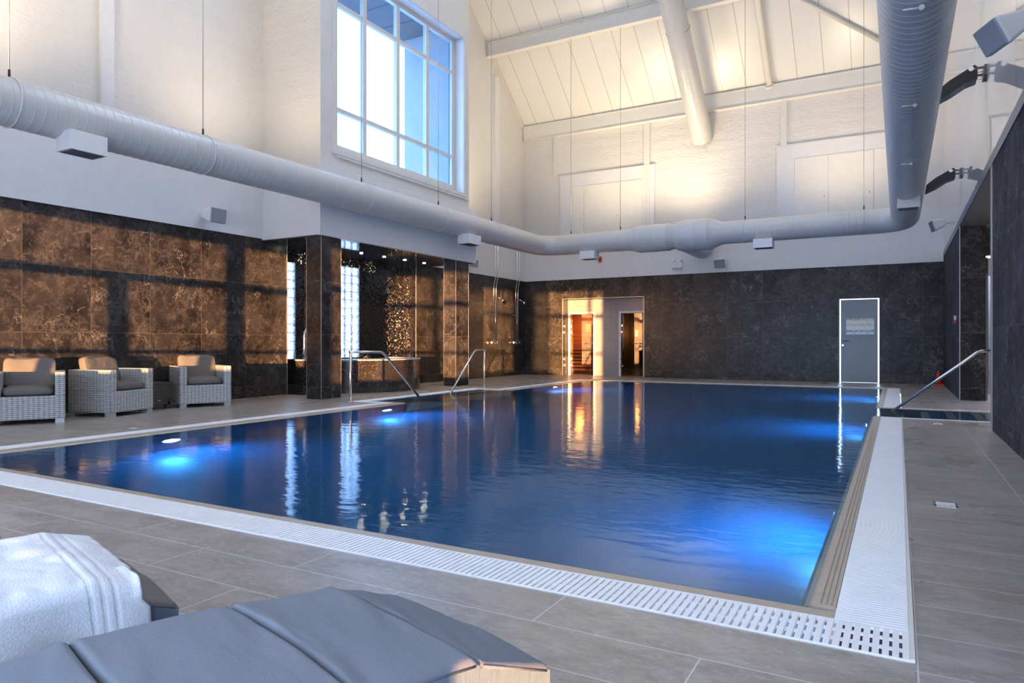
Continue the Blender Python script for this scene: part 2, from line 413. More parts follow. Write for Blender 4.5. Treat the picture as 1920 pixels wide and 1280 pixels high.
# ------------------------------------------------------------ floor
f=MB(); zt,zb=0.0,-.12
def fl(a,b,c,d): f.box(a,b,c,d,zb,zt)
fl(-11.3,GX1,YF-.2,GY0)                       # front strip
fl(-11.3,GX0,GY0,IY0-.2); fl(-11.3,IX-.25,IY0-.2,IY1+.2); fl(-11.3,GX0,IY1+.2,GY1)
fl(-11.3,GX1,GY1,YB+.3); 
fdeck=struct('floor',f,'deck_tile','grey-brown stone tiled pool deck along the left and front of the pool','floor')
f=MB()
fl(GX1,3.3,YF-.2,CY0-.14); fl(CX+.12,3.3,CY0-.14,CY1+.14); fl(GX1,3.3,CY1+.14,YB+.3)
fl2=struct('floor',f,'deck_board','grey-brown deck tiles right of the pool beside the dark wall','floor')
# pool basin
b=MB(); D=-1.25
def slab(x0,x1,y0,y1,z0,z1): b.box(x0,x1,y0,y1,z0,z1)
slab(PX0-.1,PX1+.1,PY0-.1,PY1+.1,D-.1,D)
slab(PX0-.12,PX1+.12,PY0-.12,PY0,D,-.02)
slab(PX0-.12,PX1+.12,PY1,PY1+.12,D,-.02)
slab(PX0-.12,PX0,PY0,IY0,D,-.02); slab(PX0-.12,PX0,IY1,PY1,D,-.02)
slab(PX1,PX1+.12,PY0,CY0,D,-.02); slab(PX1,PX1+.12,CY1,PY1,D,-.02)
# inlet with steps from both ends
slab(IX-.1,PX0,IY0-.1,IY0,D,-.02); slab(IX-.1,PX0,IY1,IY1+.1,D,-.02); slab(IX-.1,IX,IY0,IY1,D,-.02); slab(IX,PX0-.1,IY0,IY1,D-.1,D)
basin=struct('pool_basin',b,'pool_tile','deep blue tiled basin of the swimming pool','pool basin')
st=MB()
for i in range(5):
    z=-.14-.2*i
    st.box(IX,PX0-.02,IY0+.28*i,IY0+.28*(i+1),D,z); st.box(IX,PX0-.02,IY1-.28*(i+1),IY1-.28*i,D,z)
struct('pool_steps',st,'coping_tan','tan tiled steps under water in the left pool inlet','steps')
# right channel: walls and steps
b=MB()
b.box(PX1,CX,CY0-.1,CY0,D,-.02); b.box(PX1,CX,CY1,CY1+.1,D,-.02); b.box(PX1+.1,CX,CY0,CY1,D-.1,D)
struct('channel_basin',b,'pool_tile','narrow blue tiled step channel leading right from the pool','pool channel')
st=MB()
for i,(xa,xb,z) in enumerate(((.95,CX,-.03),(.62,.95,-.18),(.30,.62,-.33),(-.02,.30,-.5),(-.3,-.02,-.7))):
    st.box(xa,xb,CY0+.01,CY1-.01,D,z)
struct('channel_steps',st,'pool_tile','submerged dark blue steps in the right channel','steps')
st=MB()
for xa,z in ((.95,-.029),(.62,-.179),(.30,-.329),(-.02,-.499)):
    st.box(xa,xa+.10,CY0+.012,CY1-.012,z-.02,z+.004)
st.box(1.08,CX,CY0+.012,CY1-.012,-.03,-.014)
struct('step_nosing',st,'coping_tan','tan tile nosings on the channel steps','nosing')
# coping rim
c=MB()
def rimpoly(a0,a1,out):  # profile from pool side a0.. to outer a1
    if out>0: return [(a0,-.1),(a1,-.1),(a1,.006),(a0+.045,.004),(a0,-.03)]
    return [(a0,-.1),(a1,-.1),(a1,-.03),(a1-.045,.004),(a0,.006)]
def rimx(x0,x1,y0,y1,out): c.prism(rimpoly(y0,y1,out),0,x0,x1)
def rimy(x0,x1,y0,y1,out):
    P=rimpoly(x0,x1,out); c.prism(P,1,y0,y1)
rimx(-7.64,-.215,2.885,3.0,-1); rimx(-7.64,-.215,PY1,17.88,1)
rimy(-7.64,PX0,3.0,IY0,-1); rimy(-7.64,PX0,IY1,PY1,-1)
rimx(IX,-7.64,IY0-.02,IY0+.02,-1)
rimy(PX1,-.215,3.0,CY0,1); rimy(PX1,-.215,CY1,PY1,1)
rimx(-.215,CX,CY0-.05,CY0,-1); rimx(-.215,CX,CY1,CY1+.05,1)
struct('pool_coping',c,'coping_tan','tan tiled overflow rim round the pool edge','coping')
r_=MB()
for x in (-.235,-.255,-.275): r_.box(x-.003,x+.003,3.02,CY0-.06,.0,.010)
struct('coping_groove',r_,'coping_tan','fine raised grip ridges on the right pool rim','coping ridges')
# channel bottoms under gratings
b=MB()
b.box(GX0,GX1,GY0,2.885,-.2,-.17); b.box(-.215,GX1,2.885,17.88,-.2,-.17); b.box(GX0,-7.64,2.885,17.88,-.2,-.17); b.box(GX0,GX1,17.88,GY1,-.2,-.17)
b.box(IX-.25,-7.64,IY0-.2,IY1+.2,-1.5,-1.4); b.box(GX1-.1,CX+.12,CY0-.14,CY0-.05,-.2,-.17); b.box(GX1-.1,CX+.12,CY1+.05,CY1+.14,-.2,-.17)
struct('drain_trough',b,'joint_dark','dark overflow trough beneath the white gratings','drain')
def grating(label,x0,x1,y0,y1,along,pitch,w,rails=(0,1,.36,.7)):
    g=MB(); zt=.006; e=.003
    if along=='x':
        n=int((x1-x0)/pitch); pitch=(x1-x0-w)/(n-1)
        for i in range(n): g.box(x0+i*pitch,x0+i*pitch+w,y0+e,y1-e,-.012,zt)
        for k in rails:
            yy=y0+(y1-y0-.012)*k; g.box(x0-.001,x1+.001,yy,yy+.012,-.009,zt-.0015 if k in (0,1) else zt-.005)
    else:
        n=int((y1-y0)/pitch); pitch=(y1-y0-w)/(n-1)
        for i in range(n): g.box(x0+e,x1-e,y0+i*pitch,y0+i*pitch+w,-.012,zt)
        for k in rails:
            xx=x0+(x1-x0-.012)*k; g.box(xx,xx+.012,y0-.001,y1+.001,-.009,zt-.0015 if k in (0,1) else zt-.005)
    o=g.build('drain_grating','grate_white'); return tag(o,label,'grating','white overflow gratings round the pool')
grating('white slatted overflow grating along the front pool edge nearest the viewer',GX0,GX1-.012,GY0,2.883,'x',.0305,.0205)
grating('wide white slatted grating along the right pool edge, near the steps channel',-.213,GX1-.012,2.89,CY0-.06,'y',.026,.017)
grating('short white grating at the far right pool corner beyond the handrail',-.213,GX1-.012,CY1+.06,GY1,'y',.026,.017)
grating('white grating along the left pool edge in front of the wicker armchairs',GX0,-7.642,2.89,IY0-.2,'y',.03,.02)
grating('white grating along the far left pool edge beyond the second column',GX0,-7.642,IY1+.2,17.88,'y',.03,.02)
grating('thin white grating along the far pool edge below the sauna doors',GX0,-.215,17.882,GY1,'x',.03,.02)
grating('white grating on the wall side of the left step inlet',IX-.25,IX-.01,IY0,IY1,'y',.03,.02)
grating('white grating crossing the near end of the left step inlet',IX-.25,-7.642,IY0-.2,IY0-.022,'x',.03,.02)
grating('white grating crossing the far end of the left step inlet',IX-.25,-7.642,IY1+.002,IY1+.2,'x',.03,.02)
grating('narrow white grating on the near side of the right steps channel',GX1+.002,CX+.1,CY0-.14,CY0-.052,'x',.045,.03,(0,1))
grating('narrow white grating on the far side of the right steps channel',GX1+.002,CX+.1,CY1+.052,CY1+.14,'x',.045,.03,(0,1))
e=box(GX1-.011,GX1+.004,GY0,CY0-.06,-.03,.012); struct('trim_1',e,'frame_cream','pale metal edging strip between right grating and deck','trim')
# white tile at the channel head
struct('trim_2',box(CX+.0,CX+.118,CY0-.05,CY1+.05,-.1,.004),'grate_white','white tiles at the head of the steps channel','trim')
# water
w=MB()
w.box
def wq(x0,x1,y0,y1): w.add([(x0,y0,0),(x1,y0,0),(x1,y1,0),(x0,y1,0)],[(0,1,2,3)])
zw=-.004
O_=.034
wv=[(PX0-.02,PY0-O_),(PX1+O_,PY0-O_),(PX1+O_,CY0-.0),(CX-.02,CY0),(CX-.02,CY1),(PX1+O_,CY1),(PX1+O_,PY1+O_),(PX0-O_,PY1+O_),(PX0-O_,IY1),(IX+.0,IY1),(IX+.0,IY0),(PX0-O_,IY0),(PX0-O_,PY0-O_)]
w.add([(x,y,zw) for x,y in wv],[tuple(range(len(wv)))])
wo=w.build('pool_water','pool_water'); tag(wo,'still deep blue water filling the swimming pool','water',kind='stuff')
wo.data.flip_normals() if wo.data.polygons[0].normal.z<0 else None
# ------------------------------------------------------------ left wall
NY0,NY1,NX=9.98,14.28,-11.2          # niche opening and depth
def lw(name,mat,label,*boxes):
    m=MB(); [m.box(*q) for q in boxes]; return struct(name,m,mat,label,'wall')
lw('wall_left','stone_left','left wall clad in dark veined stone tiles behind the armchairs',(XL-.25,XL,YF,NY0,0,TT))
lw('wall_left','stone_left','left wall clad in dark stone tiles behind the showers',(XL-.25,XL,NY1,YB+.3,0,TT))
U0=4.5
lw('wall_left_upper','rough_paint','rough white painted upper wall on the left',(XL-.25,XL,YF,9.4,TT,8.3),(XL-.25,XL,14.45,YB+.3,TT,8.3))
g=MB(); zz=8.3
def gab(y0,y1):
    g.prism([(y0,zz),(y1,zz),(y1,roofz(y1)+.3),((y0+y1)/2,roofz((y0+y1)/2)+.3) if not(y0<9.1<y1) else (9.1,RIDGE+.3),(y0,roofz(y0)+.3)],0,XL-.25,XL)
gab(YF,9.4) ; gab(14.45,YB-.3)
g.prism([(9.4,9.5),(14.45,9.5),(14.45,roofz(14.45)+.3),(9.4,roofz(9.4)+.3)],0,XL-.25,XL)
struct('wall_left_gable',g,'rough_paint','white painted gable above the left wall','wall')
lw('trim_3','smooth_paint','smooth white band above the stone tiles on the left wall',(XL,XL+.03,YF,9.4,TT,4.25),(XL,XL+.03,14.45,YB,TT,4.25))
lw('trim_4','smooth_paint','flat white pilaster strip on the left wall above the big duct',(XL,XL+.07,6.22,6.42,4.25,9))
lw('trim_5','smooth_paint','flat white pilaster strip on the left wall beside the far corner',(XL,XL+.07,18.15,18.42,4.25,9.2))
# ------------------------------------------------------------ bay with window
BX=-9.3
m=MB()
m.box(XL-.3,BX,9.4,14.45,TT-.02,4.45)                     # solid base of bay
m.box(BX-.3,BX,9.4,9.78,4.45,9.9); m.box(BX-.3,BX,14.2,14.45,4.45,9.9)     # left and right of opening
m.box(BX-.3,BX,9.78,14.2,4.45,4.70); m.box(BX-.3,BX,9.78,14.2,8.50,9.9)
m.box(XL-.3,BX-.3,9.4,9.6,4.45,9.9); m.box(XL-.3,BX-.3,14.3,14.45,4.45,9.9); m.box(XL-.3,BX-.3,9.4,14.45,9.7,9.9)
bay=struct('wall_bay',m,'rough_paint','rough white bay projecting over the hot tub with a tall window','wall')
m=MB(); m.box(BX+.001,BX+.035,9.36,14.72,TT-.03,4.36); m.box(XL,BX+.001,9.36,9.399,TT-.03,4.36); m.box(XL,BX+.001,14.451,14.72,TT-.03,4.36)
struct('trim_6',m,'smooth_paint','smooth white fascia of the bay above the columns','fascia')
struct('trim_7',box(BX+.035,BX+.045,9.78,14.4,4.56,4.6),'frame_cream','thin ledge line under the bay window','trim')
struct('ceiling_bay',box(NX-.2,BX-.01,9.4,14.70,TT-.045,TT-.02),'gloss_ceiling','glossy dark soffit over the hot tub with spotlights','ceiling')
struct('trim_8',box(BX-.012,BX+.036,9.36,14.72,TT-.045,TT-.03),'trim_metal','thin metal edge under the bay fascia','trim')
# exterior pieces of the bay
ext=MB(); ext.box(-11.25,BX-.31,9.61,14.29,8.78,9.2)
struct('wall_outside_canopy',ext,'concrete_out','concrete canopy outside above the bay window','canopy')
jl=MB(); 
for y in (10.2,11.3,12.4,13.3): jl.box(-11.25,BX-.32,y,y+.02,8.772,8.782)
struct('trim_9',jl,'joint_dark','dark joints in the concrete canopy outside','joint')
struct('wall_outside_fin',box(-11.05,BX-.31,14.12,14.3,4.4,8.78),'render_out','pebbledashed pier outside right of the bay window','pier')
struct('wall_outside_fin',box(-10.3,BX-.31,14.02,14.12,4.4,8.78),'render_out','narrower concrete pilaster outside beside the bay window','pier')
struct('floor_outside',box(-40,XL-.3,-20,40,-.3,-.2),'concrete','pale ground outside the building','ground')
# window
GXx=BX-.28
wn=thing('window_1','tall white gridded bay window of twelve panes above the pool duct','window',(0,0,0)); wn['kind']='structure'
fr=MB(); fw=.045
ys=[9.78,10.02+.0,10.86,11.96,13.04,14.08,14.2]
fr.box(GXx-.05,GXx+.04,9.78,10.10,4.70,8.5)
for y in (10.90,11.98,13.06): fr.box(GXx-.05,GXx+.035,y-.055,y+.055,4.7,8.5)
fr.box(GXx-.05,GXx+.04,14.04,14.2,4.7,8.5)
fr.box(GXx-.052,GXx+.042,9.781,14.199,4.701,4.90); fr.box(GXx-.052,GXx+.042,9.781,14.199,8.40,8.499)
for z in (5.60,7.66): fr.box(GXx-.05,GXx+.03,9.78,14.2,z-.042,z+.042)
fr.build('window_frame','frame_cream',wn)
cs=MB()
cs.box(BX+.001,BX+.022,9.70,14.28,4.62,4.70); cs.box(BX+.001,BX+.02,14.2,14.28,4.7,8.5); cs.box(BX+.001,BX+.022,9.70,14.28,8.5,8.56); cs.box(BX+.001,BX+.02,9.70,9.78,4.7,8.5)
cs.build('window_surround','frame_cream',wn)
ycols=[(10.10,10.845),(10.955,11.925),(12.035,13.005),(13.115,14.04)]; zrows=[(4.9,5.558),(5.642,7.618),(7.702,8.4)]
for (a,bb) in ycols:
    for (z0,z1) in zrows:
        box(GXx-.012,GXx-.004,a,bb,z0,z1).build('pane','pane_blue',wn)
rv=MB(); rv.box(GXx+.045,BX-.001,14.19,14.199,4.702,8.489); rv.box(GXx+.045,BX-.001,9.782,14.198,8.49,8.499); rv.build('reveal','smooth_paint',wn)
# ------------------------------------------------------------ niche + hot tub
m=MB(); m.box(NX-.15,NX,NY0,10.34,0,TT-.045); m.box(NX-.15,NX,10.60,11.90,0,TT-.045); m.box(NX-.15,NX,12.60,14.28,0,TT-.045)
m.box(NX-.15,NX,10.34,10.60,0,.70); m.box(NX-.15,NX,10.34,10.60,2.75,TT-.045); m.box(NX-.15,NX,11.90,12.60,0,.70); m.box(NX-.15,NX,11.90,12.60,2.82,TT-.045)
m.box(NX,XL-.001,NY1-.02,NY1,0,TT-.045); m.box(NX,XL-.001,NY0,NY0+.02,0,TT-.045)
struct('wall_niche',m,'mosaic_black','glossy black mosaic wall behind the hot tub','wall')
struct('trim_10',MB().box(XL-.01,XL+.012,NY0,NY0+.012,0,TT-.05).box(XL-.01,XL+.012,NY1-.012,NY1,0,TT-.05),'trim_metal','thin metal corner strips of the hot tub niche','trim')
def glassblocks(name,label,y0,y1,z0,z1,nc,nr):
    t=thing(name,label,'window',(0,0,0)); t['kind']='structure'
    bw=(y1-y0)/nc; bh=(z1-z0)/nr; g=.012; k=MB()
    for i in range(nc+1): k.box(NX-.11,NX-.02,y0+i*bw-g/2,y0+i*bw+g/2,z0,z1)
    for j in range(nr+1): k.box(NX-.11,NX-.02,y0,y1,z0+j*bh-g/2,z0+j*bh+g/2)
    k.build('mortar_joints','smooth_paint',t)
    for i in range(nc):
        for j in range(nr):
            q=MB(); a0,a1,c0,c1=y0+i*bw+g/2,y0+(i+1)*bw-g/2,z0+j*bh+g/2,z0+(j+1)*bh-g/2
            q.box(NX-.10,NX-.015,a0,a1,c0,c1); o=q.build('glass_block','glass_block',t,bevel=.012)
    return t
glassblocks('window_2','wide column of lit glass blocks behind the hot tub','11.9' and 11.90,12.60,.70,2.82,3,11)
glassblocks('window_3','narrow column of blue-lit glass blocks left of the first stone column',10.34,10.60,.70,2.75,1,11)
tub=thing('hot_tub','raised curved hot tub clad in tiny dark mosaic tiles','hot tub',(-11.0,12.0,0))
ax,ay,H=1.62,1.62,.67
def tubpath(k,dx=0): 
    th=-PI/2+PI*k; return ((ax-dx)*math.cos(th),(ay-dx)*math.sin(th))
N=60; me=bpy.data.meshes.new('tub_wall'); vs=[];fs=[];uvs=[]
s_=0;prev=None;ss=[]
for i in range(N+1):
    p=tubpath(i/N); 
    if prev: s_+=math.dist(p,prev)
    prev=p; ss.append(s_); vs+=[(p[0],p[1],0),(p[0],p[1],H)]
for i in range(N): fs.append((2*i,2*i+2,2*i+3,2*i+1))
me.from_pydata(vs,[],fs); ul=me.uv_layers.new(name='UVMap')
for p in me.polygons:
    p.use_smooth=True
    for li in p.loop_indices:
        vi=me.loops[li].vertex_index; ul.data[li].uv=(ss[vi//2],(vi%2)*H)
me.materials.append(M['mosaic_tub']); o=bpy.data.objects.new('tub_wall',me); C.objects.link(o); o.parent=tub
rim=MB(); 
for i in range(N):
    p,q,r2,s2=tubpath(i/N,-.02),tubpath((i+1)/N,-.02),tubpath((i+1)/N,.34),tubpath(i/N,.34)
    rim.add([(p[0],p[1],H),(q[0],q[1],H),(r2[0],r2[1],H),(s2[0],s2[1],H),(p[0],p[1],H+.03),(q[0],q[1],H+.03),(r2[0],r2[1],H+.03),(s2[0],s2[1],H+.03)],[(4,5,6,7),(0,1,5,4),(2,3,7,6),(0,3,2,1)])
rim.build('rim','tub_rim',tub)
wt=MB(); wt.add([(tubpath(i/N,.33)[0],tubpath(i/N,.33)[1],H+.005) for i in range(N+1)],[tuple(range(N+1))]); wt.build('tub_water','tub_rim',tub)
sp_=thing('tub_step','low dark mosaic step at the left foot of the hot tub','step',(-10.72,10.2,0)); box(-.40,.35,-.19,.10,0,.2).build('tread_block','mosaic_black',sp_)
grab=thing('grab_rail','curved metal grab rail of the hot tub just left of the first column','grab rail',(-10.75,10.69,.68))
pts=[(0,-.28,.02)]+[(0,-.28,.25+.25*i/4) for i in range(5)]+[(0,-.28+.2-.2*math.cos(t*PI/12),.5+.2*math.sin(t*PI/12)) for t in range(1,7)]+[(0,.3,.7)]
MB().tube(pts,.022,10).tube([(0,-.28,.05),(0,.3,.05)],.02,10).build('rail_tube','steel_brushed',grab)
# downlights
for i,(x,y,lab) in enumerate(((-10.38,10.16,'recessed warm spotlight in the soffit left of the first column'),(-10.34,11.69,'recessed spotlight in the soffit just right of the first column'),(-10.32,12.44,'middle recessed spotlight above the hot tub'),(-10.29,13.16,'recessed spotlight above the right end of the hot tub'),(-10.28,13.92,'recessed spotlight nearest the second column'))):
    t=thing('downlight',lab,'ceiling light',(x,y,TT-.045),0,'spotlights in the hot tub soffit')
    MB().disc((0,0,-.008),.05,2,.008).build('trim_ring','chrome',t); MB().disc((0,0,-.012),.035,2,.004).build('lamp','lamp_warm',t)
    L=bpy.data.lights.new('downlight','SPOT'); L.energy=26; L.color=(1,.8,.55); L.spot_size=R(100); L.spot_blend=.5; L.shadow_soft_size=.014
    lo=bpy.data.objects.new('downlight_lamp',L); C.objects.link(lo); lo.location=(0,0,-.03); lo.parent=t
# columns
def column(label,x0,x1,y0,y1):
    t=thing('stone_column',label,'column',((x0+x1)/2,(y0+y1)/2,0),0,'stone columns under the bay')
    a,bb=(x1-x0)/2,(y1-y0)/2
    box(-a,a,-bb,bb,0,TT-.05).build('shaft','stone_col',t)
    k=MB()
    for sx,sy in ((a,-bb),(a,bb),(-a,-bb)): k.box(sx-.004,sx+.004,sy-.004,sy+.004,.0,TT-.05)
    k.build('corner_strip','trim_metal',t)
column('first dark stone column, in front of the hot tub',-9.67,-9.3,9.42,9.94)
column('second stone column, sunlit orange, nearer the showers',-9.65,-9.3,13.87,14.43)
# ------------------------------------------------------------ back wall
SX0,SX1,SZ=-9.42,-6.72,2.44          # sauna recess
DX0,DX1,DZ=-1.36,-.43,2.20
m=MB(); y0,y1=YB,YB+.25
m.box(XL-.2,SX0,y0,y1,0,TT); m.box(SX0,SX1,y0,y1,SZ,TT); m.box(SX1,DX0,y0,y1,0,TT); m.box(DX0,DX1,y0,y1,DZ,TT); m.box(DX1,3.3,y0,y1,0,TT)
struct('wall_back',m,'stone_back','far wall clad in dark veined stone tiles','wall')
m=MB(); m.box(XL-.2,3.3,y0,y1,TT,8.6)
struct('wall_back_upper',m,'rough_paint','rough white painted upper half of the far wall','wall')
m=MB(); m.box(XL,XR,y0-.03,y0,TT,4.38); struct('trim_11',m,'smooth_paint','smooth white band above the far stone wall','trim')
struct('trim_12',MB().box(XL,XR,y0-.04,y0-.03,TT-.01,TT+.02).box(XL+.03,XL+.04,YF,9.36,TT-.01,TT+.02).box(XL+.03,XL+.04,14.72,YB,TT-.01,TT+.02),'smooth_paint','thin white edge along the top of the stone tiles','trim')
struct('trim_13',MB().box(SX0-.012,SX0+.006,y0-.012,y0+.01,0,SZ).box(SX1-.006,SX1+.012,y0-.012,y0+.01,0,SZ).box(SX0-.012,SX1+.012,y0-.012,y0+.01,SZ-.004,SZ+.012),'trim_metal','metal edging around the sauna recess','trim')
SY=YB+.4
m=MB(); m.box(SX0-.3,SX0,YB+.25,SY+.1,0,SZ+.3); m.box(SX1,SX1+.3,YB+.25,SY+.1,0,SZ+.3); m.box(SX0,SX1,YB+.25,SY,SZ,SZ+.2)
struct('wall_back_return',m,'stone_back','dark stone sides of the sauna recess','wall')
struct('floor',box(SX0-.3,SX1+.3,YB+.2,SY+3,-.12,-.001),'deck_tile','tiled threshold floor inside the sauna recess','floor')
d1=(-9.40,-8.45); d2=(-7.66,-6.80)
m=MB(); ZD=2.04
m.box(SX0,d1[0],SY,SY+.1,0,SZ); m.box(d1[0],d1[1],SY,SY+.1,ZD,SZ); m.box(d1[1],d2[0],SY,SY+.1,0,SZ); m.box(d2[0],d2[1],SY,SY+.1,ZD,SZ); m.box(d2[1],SX1,SY,SY+.1,0,SZ)
struct('wall_sauna',m,'stone_pale','pale grey tiled wall around the two sauna doors','wall')
def glassdoor(name,label,x0,x1,sx):
    t=thing(name,label,'door',((x0+x1)/2,SY,0)); t['kind']='structure'
    a=(x1-x0)/2; w=.07
    MB().box(-a,-a+w,-.03,.06,0,ZD-w).box(a-w,a,-.03,.06,0,ZD-w).box(-a,a,-.03,.06,ZD-w,ZD-.002).build('door_frame','white_plastic',t)
    gp=box(-a+w+.01,a-w-.01,-.012,-.002,.02,ZD-w-.01).build('glass_leaf','pane_bronze',t)
    for z in (.32,.52,1.38,1.58): box(-a+w-.015,-a+w+.06,-.03,.0,z-.03,z+.03).build('hinge','chrome',t)
    MB().tube([(a-w-.30,-.05,1.02),(a-w-.04,-.05,1.02)],.016,10).tube([(a-w-.27,-.05,1.02),(a-w-.27,-.01,1.02)],.01,8).tube([(a-w-.07,-.05,1.02),(a-w-.07,-.01,1.02)],.01,8).build('door_handle','chrome',t)
glassdoor('door_1','glass sauna door with glowing timber benches behind, left of the pair',d1[0],d1[1],0)
glassdoor('door_2','dark bronze glass door of the dim cabin, right of the pair',d2[0],d2[1],0)
# sauna interiors
m=MB(); m.box(-10.2,-8.2,SY+2.2,SY+2.3,0,2.3); m.box(-10.3,-10.2,SY+.1,SY+2.3,0,2.3); m.box(-8.25,-8.2,SY+.1,SY+2.3,0,2.3); m.box(-10.3,-8.2,SY+.1,SY+2.3,2.3,2.4)
for j in range(18):
    m.box(-10.19,-8.21,SY+2.185,SY+2.2,.05+j*.125,.05+j*.125+.11)
struct('wall_sauna_inside',m,'sauna_wood','orange timber panelled walls inside the sauna','wall')
bn=thing('sauna_bench','stepped timber slat bench seen through the left glass door','bench',(-9.2,SY+1.1,0))
k=MB()
for z,ya,yb in ((.92,.35,.85),(.50,-.10,.35)):
    for i in range(4): k.box(-.98,.93,ya+i*(yb-ya)/4,ya+(i+.85)*(yb-ya)/4,z-.035,z)
k.build('seat_slats','sauna_bench',bn)
k=MB()
for z in (.10,.22,.34): k.box(-.98,.93,-.13,-.10,z,z+.075)
for z in (.56,.68,.80): k.box(-.98,.93,.32,.35,z,z+.075)
for z in (1.0,1.14,1.28): k.box(-.98,.93,.85,.88,z,z+.08)
k.build('riser_slats','sauna_bench',bn)
MB().box(-.98,.93,-.05,-.02,0,.46).box(-.98,.93,.40,.43,0,.88).build('back_boards','black_void',bn)
lt=thing('sauna_light','glowing wall lamp inside the sauna','lamp',(-9.55,SY+2.1,1.55)); MB().prism([(-.12,-.15),(.12,-.15),(.1,.12),(-.1,.12)],1,-.08,.0).build('lamp_shade','sauna_lampshade',lt); box(-.08,.08,-.06,-.02,.12,.13).build('lamp','lamp_sauna',lt)
def point(name,loc,e,col,size=.1,ty='POINT',rot=None,**k):
    L=bpy.data.lights.new(name,ty); L.energy=e; L.color=col
    if ty=='AREA': L.size=size
    else: L.shadow_soft_size=size
    for a,bq in k.items(): setattr(L,a,bq)
    o=bpy.data.objects.new(name,L); C.objects.link(o); o.location=loc
    if rot: o.rotation_euler=rot
    return o
point('sauna_lamp',(-9.75,SY+1.7,1.75),30,(1,.45,.12),.15)
m=MB(); m.box(-7.9,-6.6,SY+1.6,SY+1.7,0,2.3); m.box(-8.0,-7.9,SY+.1,SY+1.7,0,2.3); m.box(-6.6,-6.5,SY+.1,SY+1.7,0,2.3); m.box(-8,-6.5,SY+.1,SY+1.7,2.3,2.4)
struct('wall_cabin_inside',m,'soffit_wood','dark interior walls of the right cabin','wall')
ht=thing('cabin_bench','dark bench block seen low behind the right glass door','bench',(-7.2,SY+1.1,0)); box(-.1,.5,-.2,.45,0,1.0).build('bench_block','wicker_dark',ht)
lt=thing('cabin_light','small warm wall lamp glowing behind the right glass door','lamp',(-7.62,SY+1.55,1.36)); MB().tube([(0,0,-.10),(0,0,.10)],.035,12).build('lamp','lamp_sauna',lt)
point('cabin_lamp',(-7.5,SY+1.3,1.4),5,(1,.55,.2),.06)
# grey door
t=thing('door_3','plain grey door with a bright metal frame and a pictorial notice','door',((DX0+DX1)/2,YB,0)); t['kind']='structure'
a=(DX1-DX0)/2
MB().box(-a-.006,-a+.006,-.008,.1,0,DZ-.006).box(a-.006,a+.006,-.008,.1,0,DZ-.006).box(-a-.006,a+.006,-.008,.1,DZ-.006,DZ+.006).build('door_frame','trim_metal',t)
dl=box(-a+.03,a-.03,.03,.08,.005,DZ-.02).build('door_leaf','door_grey',t)
MB().tube([(-a+.09,-.03,1.09),(-a+.22,-.03,1.09)],.011,10).tube([(-a+.09,-.03,1.09),(-a+.09,.03,1.09)],.01,8).build('door_handle','dark_metal',t)
MB().disc((-a+.08,.018,.98),.022,1,.014).build('lock_rose','chrome',t)
nt=thing('door_notice','coloured rectangular pictorial panel on the grey door','sign',(-.875,YB+.028,1.26))
box(-.33,.33,-.008,0,0,.42).build('printed_panel','notice_print',nt)
MB().box(-.335,.335,-.012,-.008,-.006,.006).box(-.335,.335,-.012,-.008,.414,.426).box(-.335,-.325,-.012,-.008,0,.42).box(.325,.335,-.012,-.008,0,.42).build('panel_border','green_tint',nt)
# blocked windows (panels) on the upper far wall
def wpanel(name,label,x0,x1,z1,seams,xi0=None):
    t=thing(name,label,'wall panel',(0,0,0))
    y=YB; bw=.42
    o=MB(); o.box(x0,x1,y-.05,y,TT+1.31,z1); o.build('frame_border','smooth_paint',t)
    xs=[x0+.45]+seams+[x1-.13 if xi0 is None else xi0]
    for i in range(len(xs)-1):
        box(xs[i]+.008,xs[i+1]-.008,y-.07,y-.045,TT+1.32,z1-.38).build('cream_panel','beam_paint',t,bevel=.004)
    MB().box(x0-.03,x1+.03,y-.065,y,z1,z1+.03).build('top_lip','frame_cream',t)
    k=MB()
    for i in range(1,len(xs)-1):
        k.disc((xs[i]-.1,y-.08,4.95),.012,1,.012,10)
    k.build('key_stud','black_metal',t)
wpanel('blocked_window','left blocked window with pale border and cream shutter panels on far wall',-9.5,-6.38,6.37,[-8.65,-7.45],-6.75)
wpanel('blocked_window','right blocked window with pale border and cream shutter panels on far wall',-2.92,.0,6.42,[-1.62,-.55])
k=MB()
struct('trim_14',box(-9.72,-9.60,YB-.06,YB,6.37,7.75),'frame_cream','left pilaster strip on the far wall under the eaves beam','trim')
struct('trim_15',box(-6.70,-6.52,YB-.06,YB,4.38,7.75),'frame_cream','pilaster strip right of the left blocked window','trim')
struct('trim_16',box(-2.82,-2.66,YB-.06,YB,6.42,7.75),'frame_cream','pilaster strip above the right blocked window','trim')
# wall devices
t=thing('emergency_light','white twin-head emergency light on the far wall','emergency light',(-5.68,YB-.03,3.24))
box(-.15,.15,-.08,0,0,.17).build('battery_box','white_plastic',t,bevel=.008)
for s in (-1,1): 
    MB().tube([(s*.1,-.04,.17),(s*.1,-.04,.2)],.012,8).tube([(s*.1,-.1,.245),(s*.1,-.03,.235),(s*.1,0,.23)],.04,14,rs=[.052,.045,.02]).build('lamp_head','white_plastic',t)
t=thing('alarm_sounder','small red fire alarm sounder under the far duct','alarm',(-8.12,YB-.03,3.56)); box(-.055,.055,-.05,0,0,.17).build('housing','red_plastic',t,bevel=.01); MB().disc((0,-.062,.085),.03,1,.014,14).build('sounder_grille','black_metal',t)
t=thing('call_point','small red and white fire call point on the right wall','call point',(XR,15.92,1.42)); box(-.035,0,-.05,.05,0,.07).build('housing','red_plastic',t,bevel=.005); box(-.036,0,-.05,.05,.07,.15).build('cover','white_plastic',t)
